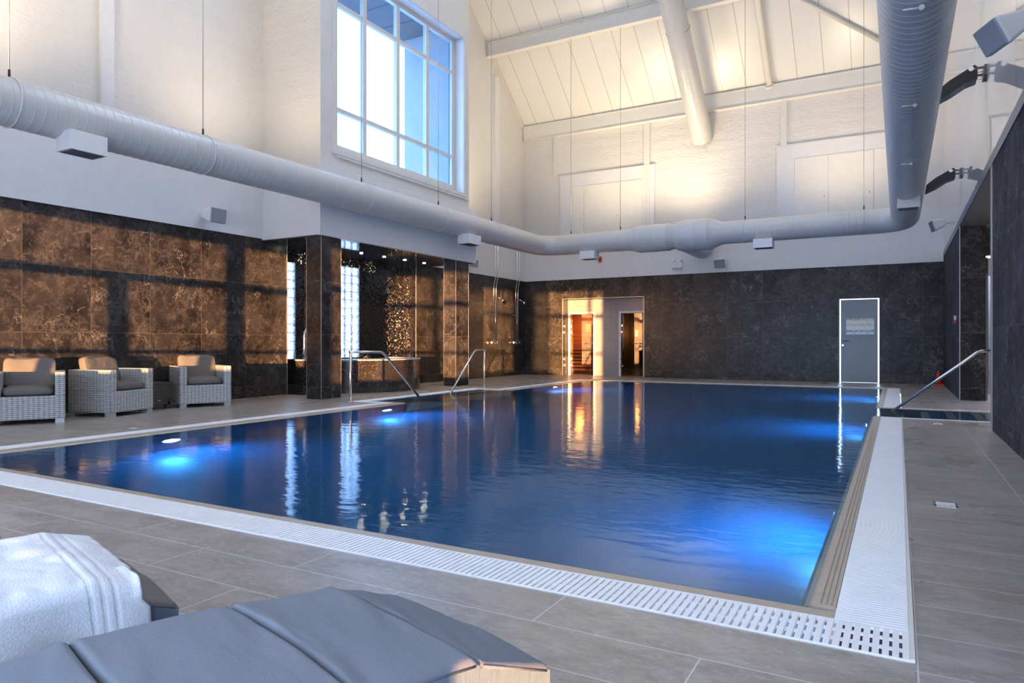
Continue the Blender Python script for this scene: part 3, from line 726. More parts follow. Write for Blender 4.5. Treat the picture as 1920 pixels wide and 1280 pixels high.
t=thing('warning_cone','small red-orange floor cone in the far right corner','cone',(.86,19.9,0)); MB().tube([(0,0,.03),(0,0,.30),(0,0,.36)],.1,14,rs=[.085,.03,.012]).build('cone_body','orange_plastic',t); box(-.11,.11,-.11,.11,0,.03).build('base','orange_plastic',t)
# speakers
def speaker(label,loc,rz,tilt=0,s=1.0,back=.12,arm=.1):
    t=thing('wall_speaker',label,'speaker',loc,rz)       # faces local +x
    def tr(p):
        c,sn=math.cos(tilt),math.sin(tilt); x,y,z=p; return (x*c+z*sn,y,-x*sn+z*c)
    w,h,d=.125*s,.095*s,.20*s
    fr=[tr((d,-w,-h)),tr((d,w,-h)),tr((d,w,h)),tr((d,-w,h))]; bk=[tr((0,-w*.55,-h*.6)),tr((0,w*.55,-h*.6)),tr((0,w*.55,h*.6)),tr((0,-w*.55,h*.6))]
    MB().hexa(bk,fr).build('cabinet','white_plastic',t,bevel=.02*s)
    MB().hexa([tr((d-.002,-w*.93,-h*.92)),tr((d-.002,w*.93,-h*.92)),tr((d-.002,w*.93,h*.92)),tr((d-.002,-w*.93,h*.92))],[tr((d+.012,-w*.88,-h*.87)),tr((d+.012,w*.88,-h*.87)),tr((d+.012,w*.88,h*.87)),tr((d+.012,-w*.88,h*.87))]).build('grille','speaker_grey',t,bevel=.01*s)
    MB().tube([(-arm,0,0),(0.02,0,0)],.016*s,10).disc((-arm-.0,0,0),.045*s,0,.012).build('bracket','white_plastic',t)
    return t
speaker('small white speaker on the left wall band above the armchairs',(XL+.14,8.03,3.30),R(3),R(6),1.45)
speaker('white speaker on the far wall right of the emergency light',(-4.35,YB-.14,3.34),R(-97),R(16),1.4)
speaker('grey speaker half hidden behind the second column on the left wall',(XL+.14,16.6,3.30),R(-20),R(5),1.15)
speaker('small speaker on the glossy right wall near the far corner',(XR-.13,17.0,3.56),R(190),R(18),1.25)
speaker('large nearby speaker on the right wall at the top right',(XR-.16,6.5,3.50),R(203),R(28),1.25)
# floodlights on the right wall
def flood(label,y,z,s):
    t=thing('floodlight',label,'floodlight',(XR,y,z))
    P=[(-.10,.06),(-.13,.09),(-.40,-.06),(-.54,-.17),(-.56,-.30),(-.38,-.22),(-.22,-.12),(-.10,-.085)]
    MB().prism([(p[0]*s,p[1]*s) for p in P],1,-.14*s,.14*s).build('housing','black_metal',t,bevel=.006)
    MB().prism([(-.145*s,.082*s),(-.40*s,-.072*s),(-.405*s,-.078*s),(-.15*s,.076*s)],1,-.12*s,.12*s).build('front_glass','dark_metal',t)
    MB().box(-.17*s,-.029,-.148*s,-.14*s,.02*s,.05*s).box(-.17*s,-.029,.14*s,.148*s,.02*s,.05*s).box(-.03,0,-.15*s,.15*s,-.06*s,.07*s).build('bracket','dark_metal',t)
    MB().disc((-.17*s,-.165*s,.035*s),.03*s,1,.02,14).build('pivot_bolt','steel_brushed',t)
    MB().tube([(-.06*s+.05*s*math.cos(a*PI/6),-.1*s,-.05*s+.05*s*math.sin(a*PI/6)) for a in range(13)],.004,6).build('cable_loop','cable_grey',t)
flood('black floodlight bracketed to the right wall, nearer and higher',10.7,4.50,1.0)
flood('black floodlight bracketed to the right wall, farther and lower',14.6,4.05,1.0)
# ------------------------------------------------------------ right wall
m=MB(); m.box(XR,XR+.2,1.3,10.1,0,3.17); struct('wall_right',m,'stone_right','near right wall of dark streaked stone panels','wall')
m=MB(); m.box(XR,XR+.2,15.0,YB,0,3.17); struct('wall_right',m,'stone_right','far right wall of dark streaked stone panels','wall')
struct('wall_recess',MB().box(XR+.0,1.37,14.97,15.0,0,3.165).box(1.37-.2,3.3,15.0,15.2,2.62,3.17),'stone_face','black veined stone face of the right recess','wall')
struct('wall_recess',MB().box(3.2,3.3,-2,YB,0,3.17).box(1.6,3.3,17,17.1,0,2.6).box(1.37,1.42,15.2,17,0,2.6),'stone_pale','pale grey tiles inside the doorway of the right recess','wall')
t=thing('wall_unit','white box above the pale doorway in the right recess','wall unit',(1.62,15.3,2.28)); box(-.2,.4,-.15,.15,0,.30).build('casing','white_plastic',t,bevel=.01)
struct('ceiling_recess',box(XR+.002,3.3,10.1,14.97,3.16,3.2),'soffit_wood','grey-brown flat soffit over the right recess','ceiling')
struct('wall_recess',box(XR,3.3,10.0,10.1,0,3.2),'stone_right','end wall of the near stone partition in the recess','wall')
m=MB(); m.box(XR-.01,XR+.2,1.3,YB,3.17,3.30); struct('trim_17',m,'fascia_blue','dark metal fascia along the top of the right stone wall','fascia')
m=MB(); m.box(XR,XR+.2,1.3,YB,3.30,8.6); m.prism([(1.3,8.6),(YB,8.6),(YB,roofz(YB)+.7),(9.1,RIDGE+.3),(1.3,roofz(1.3)+.3)],0,XR,XR+.2)
struct('wall_right_upper',m,'gloss_wall','glossy white upper right wall mirroring the room','wall')
struct('trim_18',MB().box(XR-.008,XR+.004,9.99,10.11,0,3.17).box(XR-.008,XR+.004,14.96,15.0,0,3.17),'trim_metal','metal corner strips on the right stone walls','trim')
# alcove beside the viewer
struct('wall_right_alcove',box(3.2,3.4,YF,1.3,0,8.6),'smooth_paint','plain wall of the alcove beside the viewer','wall')
struct('wall_right_alcove',box(XR+.2,3.4,1.3,1.5,0,8.6),'smooth_paint','plain end wall of the alcove beside the viewer','wall')
# ------------------------------------------------------------ front (window) wall behind viewer
m=MB(); y0,y1=YF-.2,YF
WIN=[(-8.7,-4.72,.70),(-3.72,-.47,.42),(.71,3.1,.08)]
x=XL-.25
for a,bb,sl in WIN:
    m.box(x,a,y0,y1,0,3.05); m.box(a,bb,y0,y1,0,sl); x=bb
m.box(x,3.4,y0,y1,0,3.05); 
UPW=[(-9.8,-6.6),(-5.8,-2.6),(-1.8,1.4)]
x=XL-.25
m.box(x,3.4,y0,y1,3.05,4.3); m.box(x,3.4,y0,y1,6.9,8.6)
m.box(x,3.4,y0,y1,4.3,6.9)
struct('wall_front',m,'smooth_paint','window wall behind the viewer','wall')
nn=4
def winframe(a,bb,z0,z1,vs,hs,lab):
    global nn
    t=thing('window_%d'%nn,lab,'window',(0,0,0)); nn+=1; t['kind']='structure'
    k=MB(); y=YF-.1
    k.box(a,bb,y-.03,y+.03,z1-.05,z1); k.box(a,bb,y-.03,y+.03,z0,z0+.05); k.box(a,a+.05,y-.03,y+.03,z0,z1); k.box(bb-.05,bb,y-.03,y+.03,z0,z1)
    for v,w_,za,zb_ in vs: k.box(v-w_/2,v+w_/2,y-.03,y+.03,za,zb_)
    for h,w_ in hs: k.box(a,bb,y-.028,y+.028,h-w_/2,h+w_/2)
    k.build('window_frame','frame_cream',t)
    box(a,bb,y-.004,y+.004,z0,z1).build('pane','pane_clear',t)
HS=[(2.245,.14),(1.04,.08)]
winframe(-8.7,-4.72,.70,3.05,[(-6.68,.15,.7,2.245),(-5.62,.19,.7,3.05),(-7.9,.12,.7,2.245)],HS,'left floor window behind the viewer')
winframe(-3.72,-.47,.42,3.05,[(-2.55,.12,.42,3.05)],HS,'middle floor window behind the viewer')
winframe(.71,3.1,.08,3.05,[(2.19,.12,.08,3.05)],HS,'right floor window behind the viewer')
g=MB(); 
# roof
def slope(ya,yb_):
    za,zb_=roofz(ya),roofz(yb_); g.hexa([(XL-.3,ya,za),(3.5,ya,za),(3.5,yb_,zb_),(XL-.3,yb_,zb_)],[(XL-.3,ya,za+.2),(3.5,ya,za+.2),(3.5,yb_,zb_+.2),(XL-.3,yb_,zb_+.2)])
slope(9.1001,10.4); slope(13.6,YB+.25); slope(YF-.2,9.0999)
def slopex(x0,x1,ya,yb_):
    za,zb_=roofz(ya),roofz(yb_); g.hexa([(x0,ya,za),(x1,ya,za),(x1,yb_,zb_),(x0,yb_,zb_)],[(x0,ya,za+.2),(x1,ya,za+.2),(x1,yb_,zb_+.2),(x0,yb_,zb_+.2)])
SKY=[(-9.4,-6.9),(-5.2,-2.7),(-1.4,.7)]  # roof openings added out of view, only to let fill light down
x=XL-.3
for a,bb in SKY: slopex(x,a,10.4,13.6); x=bb
slopex(x,3.5,10.4,13.6)
struct('ceiling',g,'roof_panel','sloping cream panelled roof','ceiling')
# gable infill over alcove side
g=MB(); g.prism([(YF,8.3),(1.4,8.3),(1.4,roofz(1.4)+.2),(YF,roofz(YF)+.2)],0,3.4,3.6); struct('wall_alcove_gable',g,'smooth_paint','gable over the alcove beside the viewer','wall')
for i,(a,bb) in enumerate(SKY):
    t=thing('window_%d'%nn,['left','middle','right'][i]+' made-up skylight added for fill light in the far roof slope, above the picture','window',(0,0,0)); nn+=1; t['kind']='structure'
    za,zb_=roofz(10.4)+.05,roofz(13.6)+.05
    MB().hexa([(a,10.4,za),(bb,10.4,za),(bb,13.6,zb_),(a,13.6,zb_)],[(a,10.4,za+.008),(bb,10.4,za+.008),(bb,13.6,zb_+.008),(a,13.6,zb_+.008)]).build('pane','pane_clear',t)
# eaves beam, purlin, tubes
t=thing('eaves_beam','long cream steel beam along the top of the far wall','beam',(0,YB,7.69))
MB().box(XL+.02,XR-.01,-.14,0,0,.44).build('beam_web','beam_paint',t); MB().box(XL+.02,XR-.01,-.17,0,-.02,.0).box(XL+.02,XR-.01,-.17,0,.42,.45).build('flange','beam_paint',t)
t=thing('roof_purlin','deep cream steel beam crossing under the roof slope','beam',(0,17.8,9.62))
MB().box(XL+.01,XR-.01,-.01,.01,0,.5).build('beam_web','beam_paint',t); MB().box(XL+.01,XR-.01,-.09,.09,-.015,.015).build('flange','beam_paint',t); MB().box(XL+.01,XR-.01,-.07,.07,.40,.42).build('upper_flange','beam_paint',t)
def brace(label,x0,y0,x1,y1,r,off=.16):
    t=thing('roof_brace',label,'steel tube',(x1,y1,roofz(y1)-off))
    d=(x0-x1,y0-y1,roofz(y0)-roofz(y1)); L=Vector(d).normalized()*.05
    MB().tube([(0,0,0),d],r,14).build('tube','beam_paint',t); MB().tube([(-L.x,-L.y,-L.z),(L.x*.3,L.y*.3,L.z*.3)],r*1.7,10).build('end_plate','beam_paint',t)
brace('straight cream steel tube following the roof slope down to the eaves beam',-3.08,13.2,-3.08,19.98,.075)
brace('diagonal cream steel tube crossing the roof, right of the straight one',-4.0,16.5+.6,-.30,19.58,.05,.08)
g=MB(); 
for yy in (YB-.03,): g.prism([(17.9,roofz(17.9)-.02),(YB-.16,roofz(YB-.16)-.02),(YB-.16,roofz(YB-.16)-.10),(17.9,roofz(17.9)-.10)],0,XL,XL+.05)
struct('trim_19',g,'frame_cream','cream edge strip where the roof meets the left wall','trim')
# ------------------------------------------------------------ ducts
RD=.28
def ribbed(p0,p1,r,pitch=.115,seg=40,h=.0035):
    p0,p1=Vector(p0),Vector(p1); L=(p1-p0).length; n=max(1,int(L/pitch)); pts=[];rs=[]
    for i in range(n):
        a=i*pitch
        for d_,rr in ((0,r),(.003,r),(.007,r+h),(.013,r+h),(.017,r),(.020,r)):
            pts.append(p0.lerp(p1,(a+d_)/L)); rs.append(rr)
    pts.append(p1); rs.append(r)
    return MB().tube(pts,r,seg,False,rs)
LX,LY,DZc=-8.93,17.8,3.81; RX=.13; EB=.55
def elbow(c,r,a0,a1,rb,n=14):
    pts=[];rs=[]
    for i in range(n+1):
        a=a0+(a1-a0)*i/n; pts.append((c[0]+rb*math.cos(a),c[1]+rb*math.sin(a),c[2]))
        rs.append(r*1.012 if i in(0,n) else r)
    return MB().tube(pts,r,40,False,rs)
dt=thing('air_duct','big white spiral air duct looping around the pool hall','air duct',(LX,LY,DZc))
def loc(p): return (p[0]-LX,p[1]-LY,p[2]-DZc)
ribbed(loc((LX,YF+.05,DZc)),loc((LX,LY-EB,DZc)),RD).build('duct_run','duct_paint',dt)
ribbed(loc((LX+EB,LY,DZc)),loc((-6.28,LY,DZc)),RD,.13).build('duct_run','duct_paint',dt)
ribbed(loc((-3.85,LY,DZc)),loc((RX-EB,LY,DZc)),RD,.13).build('duct_run','duct_paint',dt)
ribbed(loc((RX,LY-EB,DZc)),loc((RX,YF+.05,DZc)),RD).build('duct_run','duct_paint',dt)
elbow(loc((LX+EB,LY-EB,DZc)),RD,PI,PI/2,EB).build('elbow','duct_paint',dt)
elbow(loc((RX-EB,LY-EB,DZc)),RD,PI/2,0,EB).build('elbow','duct_paint',dt)
def reducer(prof,name='reducer'):
    pts=[loc((x,LY,DZc+dz)) for x,r,dz in prof]; MB().tube(pts,RD,40,False,[r for x,r,dz in prof]).build(name,'duct_paint',dt)
reducer([(-6.30,.28,0),(-6.29,.295,0),(-6.27,.285,0),(-6.05,.355,0),(-6.03,.366,0),(-6.01,.36,0),(-5.62,.36,0),(-5.61,.368,0),(-5.59,.36,0),(-5.25,.355,0),(-5.23,.362,0),(-5.21,.34,0),(-5.0,.31,0)])
reducer([(-5.10,.10,0),(-5.09,.25,0),(-5.05,.33,0),(-4.98,.37,0),(-4.88,.395,0),(-4.86,.405,0),(-4.84,.395,0),(-4.54,.40,0),(-4.53,.41,0),(-4.51,.40,0),(-4.20,.40,.0),(-4.18,.41,0),(-4.16,.395,0),(-3.88,.288,0),(-3.87,.295,0),(-3.83,.28,0)])
ribbed(loc((-4.95,LY+.05,DZc)),loc((-4.95,YB-.03,DZc)),.33,.13).build('branch','duct_paint',dt)
def vent(b_,gr,lab=None):
    x0,x1,y0,y1,z0,z1=b_
    p0=loc((x0,y0,z0)); p1=loc((x1,y1,z1)); o=MB().box(p0[0],p1[0],p0[1],p1[1],p0[2],p1[2]).build('air_outlet','smooth_paint',dt)
    k=MB(); k.box(p0[0]+.025,p1[0]-.025,p0[1]+.03,p1[1]-.03,p0[2]-.006,p0[2]-.001)
    for i in range(4):
        yy=p0[0]+.05+i*(p1[0]-p0[0]-.1)/3.5; k.box(yy,yy+.008,p0[1]+.03,p1[1]-.03,p0[2]-.012,p0[2]-.004)
    g=k.build('outlet_grille','grille_grey',o)
vent((-8.92,-8.60,4.62,5.06,3.365,3.60),0)
vent((-8.92,-8.60,13.38,13.89,3.34,3.56),0)
vent((-7.65,-7.22,17.5,17.85,3.345,3.56),0)
vent((-3.08,-2.64,17.5,17.85,3.345,3.56),0)
vent((-.02,.33,13.85,14.15,3.40,3.62),0)
for yy in (3.3,5.9,8.3,11.0,14.6):
    MB().tube([(RX-LX-.10,yy-LY,-RD-.012),(RX-LX+.02,yy-LY,-RD-.018)],.009,8).disc((RX-LX+.02,yy-LY-.01,-RD-.02),.02,1,.02,10).build('clamp_screw','seam_metal',dt)
def band(p,axis):
    pts=[]
    for i in range(33):
        a=2*PI*i/32
        pts.append((p[0]+RD*1.03*math.cos(a),p[1],p[2]+RD*1.03*math.sin(a)) if axis=='y' else (p[0],p[1]+RD*1.03*math.cos(a),p[2]+RD*1.03*math.sin(a)))
    return MB().tube(pts,.007,6,False)
def cable(x,y,axis):
    zt=roofz(y)-.02; p=loc((x,y,0))
    c_=MB(); c_.tube([(p[0],p[1],RD),(p[0],p[1],zt-DZc)],.0055,6); c_.build('suspension_cable','cable_grey',dt)
    MB().tube([(p[0],p[1],RD+.02),(p[0],p[1],RD+.10)],.014,8).build('cable_clamp','black_metal',dt)
    band((p[0],p[1],0),axis).build('hanger_band','seam_metal',dt)
for y in (4.12,6.66,10.10,12.62,14.91): cable(LX,y,'y')
for x in (-8.05,-6.58,-3.32,-.69): cable(x,LY,'x')
# sloping duct
t=thing('air_duct','white spiral duct descending parallel to the roof slope to the far wall','air duct',(-4.95,YB,6.95))
dy=-9; ribbed((0,-.03,0),(0,dy,-dy*SL),.30,.12).build('duct_run','duct_paint',t)
MB().tube([(.31*math.cos(2*PI*i/32),-2.6+.19*math.sin(2*PI*i/32),2.6*SL+.235*math.sin(2*PI*i/32)) for i in range(33)],.008,6,False).build('hanger_band','cable_grey',t)
# ------------------------------------------------------------ handrails
def rail(label,loc_,rz,pts,r=.022,post=None):
    t=thing('handrail',label,'handrail',loc_,rz)
    MB().tube(pts,r,14).build('rail_tube','steel_brushed',t)
    if post: MB().tube([(post[0],post[1],.0),(post[0],post[1],post[2])],r,14).build('post','steel_brushed',t); MB().disc((post[0],post[1],0),.045,2,.012).build('base_plate','steel_brushed',t)
def bend(pts,rad=.09,n=5):
    out=[Vector(pts[0])]
    for i in range(1,len(pts)-1):
        p=Vector(pts[i]); a=(Vector(pts[i-1])-p).normalized()*rad; b_=(Vector(pts[i+1])-p).normalized()*rad
        for k in range(n+1):
            u=k/n; out.append((p+a)*(1-u)**2+p*2*u*(1-u)+(p+b_)*u*u)
    out.append(Vector(pts[-1])); return out
rail('stainless handrail into the pool in front of the hot tub',(-8.47,9.29,0),0,bend([(0,-.03,.885),(.13,.72,.875),(.30,1.78,-.15)]),post=(0,0,.885))
rail('stainless handrail into the pool in front of the second column',(-8.37,13.66,0),0,bend([(0,.08,.89),(.06,-.50,.875),(.28,-1.92,-.12)]),post=(0,0,.89))
rail('long slanting stainless handrail of the right steps channel',(-.07,12.14,0),0,bend([(-.12,0,-.1),(1.10,0,.925),(1.45,0,.94)],.06),.021,post=(1.42,0,.93))
# ------------------------------------------------------------ showers
def shower(label,y):
    t=thing('wall_shower',label,'shower',(XL,y,0))
    k=MB()
    for dy_ in (0,.14):
        k.tube(bend([(.07,dy_,1.08),(.07,dy_,2.78),(.09,dy_+.06,3.02),(.09,dy_+.06,4.5)],.05,3),.0125,10)
    k.tube([(.07,.09,1.08),(.07,.09,2.4)],.009,8)
    k.build('riser_pipe','chrome',t)
    MB().tube([(.06,-.06,1.05),(.06,.22,1.05)],.025,12).tube([(.06,-.07,1.05),(.06,-.12,1.05)],.032,12).tube([(.06,.22,1.05),(.06,.27,1.05)],.032,12).tube([(0,.02,1.05),(.06,.02,1.05)],.02,10).tube([(0,.14,1.05),(.06,.14,1.05)],.02,10).tube([(.06,.09,1.05),(.06,.09,.98)],.015,10).build('mixer_valve','chrome',t)
    MB().tube([(.07,.12,2.42),(.16,.14,2.42),(.24,.16,2.36)],.012,10).tube([(.23,.16,2.37),(.27,.17,2.33),(.30,.18,2.30)],.04,16,rs=[.02,.05,.06]).build('shower_head','chrome',t)
    for q in ((0,.08,-.01,.01,1.9,1.92),(0,.08,.13,.15,1.9,1.92),(0,.09,.05,.07,3.9,3.92),(0,.09,.19,.21,3.9,3.92)): box(*q).build('pipe_clip','chrome',t)
shower('left twin-pipe wall shower between second column and corner',18.07)
shower('right twin-pipe wall shower beside the far left corner',19.45)
# ------------------------------------------------------------ deck lights
for i,(x,y,lab) in enumerate(((.267,5.28,'square floor light in the right deck nearest the viewer'),(.444,10.5,'floor light in the right deck just before the steps channel'),(-8.165,5.12,'floor light in the left deck in front of the middle armchair'),(-8.09,15.47,'floor light in the far left deck near the showers'))):
    t=thing('floor_light',lab,'floor light',(x,y,0),0,'flush floor lights in the deck')
    k=MB(); s=.066; k.box(-s,s,-s,-s+.012,0,.004).box(-s,s,s-.012,s,0,.004).box(-s,-s+.012,-s,s,0,.004).box(s-.012,s,-s,s,0,.004); k.build('rim','steel_brushed',t)
    box(-s+.012,s-.012,-s+.012,s-.012,.0,.003).build('lens','white_plastic',t)
# ------------------------------------------------------------ pool lamps
def poollamp(label,x,y,z,sx,e):
    t=thing('pool_lamp',label,'pool light',(x,y,z),0,'blue underwater lamps')
    MB().disc((0,0,0),.13,0,.03*sx,24).build('lamp_ring','steel_brushed',t)
    MB().disc((.03*sx,0,0),.105,0,.004*sx,24).build('lens','lens_blue',t)
    lo=point('pool_lamp_light',(.09*sx,0,0),e,(.02,.38,1),.10,'SPOT',None,spot_size=R(150),spot_blend=.9); lo.parent=t; lo.rotation_euler=(0,R(-48)*sx,0)
for y,lab in ((5.09,'first'),(8.98,'second'),(15.4,'third')): poollamp('glowing blue underwater lamp on the left pool wall, %s from the viewer'%lab,PX0,y,-.62,1,190)
for y,lab in ((5.3,'first'),(10.6,'second'),(15.9,'third')): poollamp('blue underwater lamp on the right pool wall, %s from the viewer'%lab,PX1,y,-.62,-1,190)
# ------------------------------------------------------------ armchairs
def armchair(label,loc_,rz):
    t=thing('wicker_armchair',label,'armchair',loc_,rz,'grey wicker armchairs along the left wall')    # local: faces -y, width x
    W,Dp=.40,.74; aw=.115
    k=MB(); k.box(-W,W,0,Dp,.06,.36)
    k.build('base','wicker_grey',t,bevel=.012)
    MB().box(-W,-W+aw,0,Dp,.36,.665).build('armrest','wicker_grey',t,bevel=.012)
    MB().box(W-aw,W,0,Dp,.36,.665).build('armrest','wicker_grey',t,bevel=.012)
    MB().box(-W+aw,W-aw,Dp-.10,Dp,.36,.665).build('backrest','wicker_grey',t,bevel=.012)
    MB().pillow(-W+aw+.008,W-aw-.008,.01,Dp-.12,.36,.47,14,.3,.025,.008,1).build('seat_cushion','cushion_taupe',t)
    def tilt(p):
        q=p.copy(); q.y+= (p.z-.45)*.30; return q
    MB().pillow(-W+aw-.01,W-aw+.01,.45,.60,.45,.84,18,.3,0,.022,2,top=lambda p:tilt(p),ze=.3,ce=.25).build('back_cushion','cushion_taupe',t)
    for x in (-W+.06,W-.06):
        for y in (.06,Dp-.06): box(x-.05,x+.05,y-.05,y+.05,0,.06).build('foot','alum_foot',t)
def rzface(dx,dy): return math.atan2(dx,-dy)     # local -y -> (dx,dy)
def chairat(label,p0,p1):
    # p0->p1 front edge, left to right in picture; local +x along it
    d=Vector((p1[0]-p0[0],p1[1]-p0[1])); rz=math.atan2(d.y,d.x); armchair(label,((p0[0]+p1[0])/2,(p0[1]+p1[1])/2,0),rz)
chairat('grey wicker armchair at the left picture edge with two-tone taupe cushion',(-9.90,4.36),(-9.54,5.04))
chairat('middle grey wicker armchair turned to show its side',(-9.62,5.70),(-9.82,6.47))
chairat('grey wicker armchair right of the small dark side table',(-10.03,7.05),(-9.72,7.79))
t=thing('side_table','small dark wicker side table between two armchairs','side table',(-10.31,6.73,0),R(12))
MB().hexa([(-.18,-.18,.07),(.18,-.18,.07),(.18,.18,.07),(-.18,.18,.07)],[(-.225,-.225,.40),(.225,-.225,.40),(.225,.225,.40),(-.225,.225,.40)]).build('body','wicker_dark',t)
box(-.23,.23,-.23,.23,.40,.42).build('table_top','wicker_dark',t,bevel=.006)
for x in (-.16,.16):
    for y in (-.16,.16): box(x-.015,x+.015,y-.015,y+.015,0,.07).build('leg','black_metal',t)
box(.186,.19,-.03,.03,.13,.16).build('maker_plate','chrome',t)
# ------------------------------------------------------------ loungers
def lounger(label,loc_,rz,segs,matt='mattress_grey',wr=.010):
    t=thing('sun_lounger',label,'sun lounger',loc_,rz,'cushioned wicker sun loungers')   # foot end at y=0, body towards -y
    W=.31
    MB().box(-W+.02,W-.02,-1.95,-.22,.17,.315).hexa([(-W+.02,-.22,.17),(W-.02,-.22,.17),(W-.02,-.03,.17),(-W+.02,-.03,.17)],[(-W+.02,-.22,.312),(W-.02,-.22,.312),(W-.02,-.03,.243),(-W+.02,-.03,.243)]).build('frame','wicker_black',t)
    for x in (-W+.08,W-.08):
        for y in (-.20,-1.75): box(x-.03,x+.03,y-.03,y+.03,0,.17).build('leg','lounger_leg',t)
    for i,(ya,yb_,za,zb_) in enumerate(segs):     # ya nearer foot
        th=.056
        def top(p,ya=ya,yb_=yb_,za=za,zb_=zb_):
            u=(ya-p.y)/(ya-yb_); q=p.copy(); q.z+=za+(zb_-za)*u; return q
        m_=MB(); nx,ny=40,30
        def fn(u,v,side):
            pass
        # cushion section as a closed rounded slab with a crown and shallow creases
        L=ya-yb_
        def prof(s):  # rounded edge falloff 0..1 near borders
            e=.014
            return 1-(1-min(1,s/e))**2 if s<e else 1
        vs=[];fs=[]
        for a_ in range(nx+1):
            for b_ in range(ny+1):
                u=a_/nx; v=b_/ny
                # denser near the edges
                u=.5-.5*math.cos(PI*u); v=.5-.5*math.cos(PI*v)
                x=-W+2*W*u; y=ya-L*v
                ed=min(prof(min(u,1-u)*2*W),1)*min(prof(min(v,1-v)*L),1)
                cr=noise.noise(Vector((x*2.2+i*3.1,y*9.0+x*2.5,i*1.7)))*.5+noise.noise(Vector((x*5+i,y*22+x*6,i)))*.35
                fade=math.exp(-((min(v,1-v)*L)/.10)**2)
                z=th*(.79+.21*ed)+.012*(1-(2*u-1)**2)*ed+wr*cr*(.4+1.0*fade)*ed
                zz_=za+(zb_-za)*v
                vs.append((x,y,zz_+z-th))
        n0=len(vs)
        for a_ in range(nx+1):
            for b_ in range(ny+1):
                u=.5-.5*math.cos(PI*a_/nx); v=.5-.5*math.cos(PI*b_/ny)
                vs.append((-W+2*W*u,ya-L*v,za+(zb_-za)*v-th))
        J=ny+1
        for a_ in range(nx):
            for b_ in range(ny):
                q=(a_*J+b_,(a_+1)*J+b_,(a_+1)*J+b_+1,a_*J+b_+1); fs.append(q); fs.append(tuple(n0+k for k in q[::-1]))
        for a_ in range(nx): 
            fs.append((a_*J,n0+a_*J,n0+(a_+1)*J,(a_+1)*J)); fs.append((a_*J+ny,(a_+1)*J+ny,n0+(a_+1)*J+ny,n0+a_*J+ny))
        for b_ in range(ny):
            fs.append((b_,b_+1,n0+b_+1,n0+b_)); fs.append((nx*J+b_,n0+nx*J+b_,n0+nx*J+b_+1,nx*J+b_+1))
        m_.add(vs,fs,True); m_.sm=[(f[0]<n0 and f[1]<n0 and f[2]<n0 and f[3]<n0) for f in fs]
        o=m_.build('mattress_section',matt,t)
        if i==0: 
            pass
        # piping along the upper edge
        zE=lambda v: za+(zb_-za)*v-th+th*.80
        pp=[(W-.002,ya-.01,zE(0)),(W-.002,yb_+.01,zE(1))]
        MB().tube(pp,.0035,6).build('piping','piping',o); MB().tube([(-W+.002,ya-.01,zE(0)),(-W+.002,yb_+.01,zE(1))],.0035,6).build('piping','piping',o)
        o.data.materials.append(M['mattress_sky_tint'])  # bluish sky light on the side faces, put into their colour
        for p_ in o.data.polygons:
            if abs(p_.normal.z)<.3: p_.material_index=1
SEG=[(0,-.215,.30,.372),(-.217,-.50,.380,.402),(-.502,-.84,.408,.418),(-.842,-1.30,.418,.385),(-1.302,-1.92,.385,.375)]
lounger('grey cushioned sun lounger filling the lower left foreground',(-1.005,1.54,0),R(-17),SEG)
lounger('sun lounger under the white towel at the left edge',(-2.105,1.36,0),R(-17),SEG,'cushion_taupe')
lounger('sun lounger whose blue-grey foot just shows behind the towel',(-3.37,1.48,0),R(-17),SEG,'mattress_sky_tint')
# towel
me=bpy.data.meshes.new('folded_towel'); vs=[];fs=[];uvs=[]; nx,ny=150,110
Wt=.325
def tow(s,v):   # s: distance across from left hang; v along lounger from its foot-side edge
    Lh=.15; top=2*Wt; Rh=.17+.03*math.sin(v*5)
    x_=s*(Lh+top+Rh)
    rr=.03
    y=-.085-v*.95
    zt=.410 -.05*max(0,(.22+y)/.2 if y>-.22 else 0)
    w1=.010*noise.noise(Vector((s*3,v*7,2)))+.006*noise.noise(Vector((s*9,v*12,5)))
    if x_<Lh: x=-Wt-.006-abs(w1); z=zt-(Lh-x_)
    elif x_<Lh+top: x=-Wt+(x_-Lh); z=zt+.006+abs(w1)*1.1
    else:
        q=x_-Lh-top; x=Wt+.010+.022*math.sin(v*17+1)*q/.17*.8+.015*q/.17; z=zt-q
        y+=.03*q/.17*math.sin(v*4)
    # round the shoulder
    dR=abs(x_-(Lh+top))
    if dR<rr: z-=(rr-dR)*.25; x-=(rr-dR)*.3
    # curled corner edge
    cu=max(0,1-v/.045)
    if Lh+top-.16<x_<Lh+top+.05: z+=cu*.018; y-=cu*.02
    return (x,y,z)
for i in range(nx+1):
    for j in range(ny+1): vs.append(tow(i/nx,j/ny)); uvs.append((i/nx*1.0,j/ny*.95))
for i in range(nx):
    for j in range(ny): fs.append((i*(ny+1)+j,(i+1)*(ny+1)+j,(i+1)*(ny+1)+j+1,i*(ny+1)+j+1))
me.from_pydata(vs,[],fs); ul=me.uv_layers.new(name='UVMap')
for p in me.polygons:
    p.use_smooth=True
    for li in p.loop_indices: ul.data[li].uv=uvs[me.loops[li].vertex_index]
me.materials.append(M['towel_terry']); to=bpy.data.objects.new('towel',me); C.objects.link(to); to.location=(-2.105,1.36,0); to.rotation_euler=(0,0,R(-17))
sd=to.modifiers.new('thickness','SOLIDIFY'); sd.thickness=.008; sd.offset=1
tag(to,'white terry towel with ribbed bands draped over a lounger','towel')
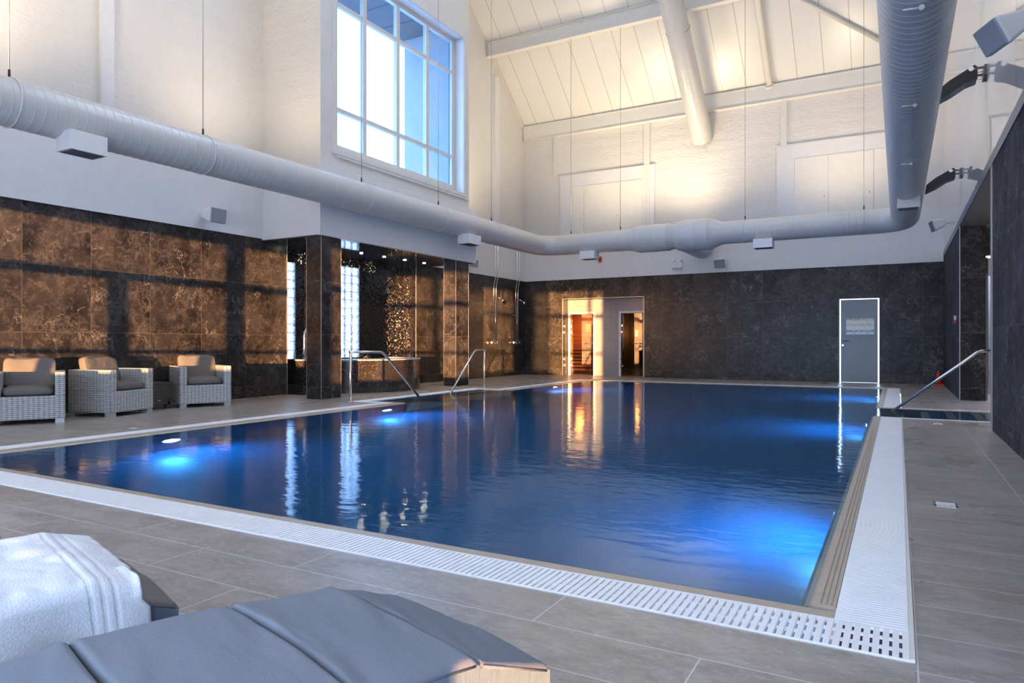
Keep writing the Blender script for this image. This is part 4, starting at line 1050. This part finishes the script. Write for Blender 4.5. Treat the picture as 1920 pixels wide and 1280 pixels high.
# ------------------------------------------------------------ lights
WARM=(1,.78,.50)
def up(loc_,e,size=.4,sp=150,rot=(R(180),0,0)): return point('uplight',loc_,e,WARM,size,'SPOT',rot,spot_size=R(sp),spot_blend=.9)
def uplight(label,x,y,z,e,dx=0,dy=0):
    t=thing('uplighter',label,'lamp',(x,y,z)); MB().box(-.12,.12,-.06,.06,0,.05).build('housing','white_plastic',t); box(-.1,.1,-.045,.045,.05,.054).build('lens','lamp_white',t)
    o=up((0,0,.08),e); o.parent=t; o.rotation_euler=(R(180)+dy,dx,0)
uplight('hidden uplighter behind the far duct, above the branch into the wall',-5.15,LY+.95,DZc+.335,330)
uplight('hidden uplighter behind the far duct, near its left elbow',-7.3,LY+.36,DZc+.10,290)
uplight('hidden uplighter behind the far duct, near its right elbow',-1.3,LY+.36,DZc+.10,280)
for y,e,q in ((3.6,560,'at the picture edge'),(8.0,130,'above the armchairs'),(15.9,210,'beyond the bay window')): uplight('hidden uplighter behind the left duct '+q,LX-.41,y,DZc+.10,e)
for y,e,q in ((2.5,500,'over the viewer'),(6.9,500,'ahead of the viewer')): uplight('unseen uplighter added for ambient light on the right duct '+q,RX,y,DZc+RD+.004,e)  # both lamps added for ambient light, no such fixtures seen
t=thing('recess_fill_lamp','unseen fill lamp added inside the right recess','wall lamp',(3.2,12.6,2.2)); MB().box(-.08,0,-.1,.1,-.1,.1).build('housing','white_plastic',t); box(-.085,-.08,-.08,.08,-.08,.08).build('lens','lamp_white',t)  # lamp added out of sight to brighten the dark recess
point('recess_fill_light',(3.0,12.6,2.2),26,(1,.84,.66),.1)
# sun
sun=bpy.data.lights.new('sun','SUN'); sun.energy=15; sun.color=(1,.47,.17); sun.angle=R(.4)
so=bpy.data.objects.new('sun',sun); C.objects.link(so)
d=Vector((-.4313,.9022,-.0140)).normalized(); so.rotation_euler=d.to_track_quat('-Z','Y').to_euler()
# world
wd=bpy.data.worlds.new('world'); S.world=wd; wd.use_nodes=True; nt_=wd.node_tree; nt_.nodes.clear()
bg=nt_.nodes.new('ShaderNodeBackground'); ow=nt_.nodes.new('ShaderNodeOutputWorld'); nt_.links.new(bg.outputs[0],ow.inputs[0])
tc=nt_.nodes.new('ShaderNodeTexCoord'); sp2=nt_.nodes.new('ShaderNodeSeparateXYZ'); rp=nt_.nodes.new('ShaderNodeValToRGB')
nt_.links.new(tc.outputs['Generated'],sp2.inputs[0]); nt_.links.new(sp2.outputs[2],rp.inputs[0]); nt_.links.new(rp.outputs[0],bg.inputs[0])
e_=rp.color_ramp.elements; e_[0].position=0; e_[0].color=(.50,.62,.86,1); e_[1].position=.5; e_[1].color=(.56,.70,.98,1)
bg.inputs[1].default_value=8
def portal(loc_,sx,sy,rot):
    L=bpy.data.lights.new('portal','AREA'); L.shape='RECTANGLE'; L.size=sx; L.size_y=sy; L.cycles.is_portal=True
    o=bpy.data.objects.new('window_portal',L); C.objects.link(o); o.location=loc_; o.rotation_euler=rot
for a,bb,sl in WIN: portal(((a+bb)/2,YF-.02,(sl+3.05)/2),bb-a,3.05-sl,(R(-90)*-1,0,0))
for a,bb in SKY: portal(((a+bb)/2,12.0,roofz(12.0)-.03),bb-a,3.2/math.cos(math.atan(SL)),(-math.atan(SL),0,0))
portal((GXx+.06,12.0,6.6),3.8,4.4,(R(90),0,R(-90)*-1))
portal((NX-.005,12.25,1.76),2.1,.7,(0,R(-90),0)); 
# ------------------------------------------------------------ camera
cam=bpy.data.cameras.new('camera'); co=bpy.data.objects.new('camera',cam); C.objects.link(co); S.camera=co
cam.sensor_width=36; cam.lens=1296/1920*36; cam.shift_y=2/1920; cam.clip_end=300; cam.clip_start=.05
co.location=(0,0,1.05); co.rotation_euler=(R(90),0,R(29.2))
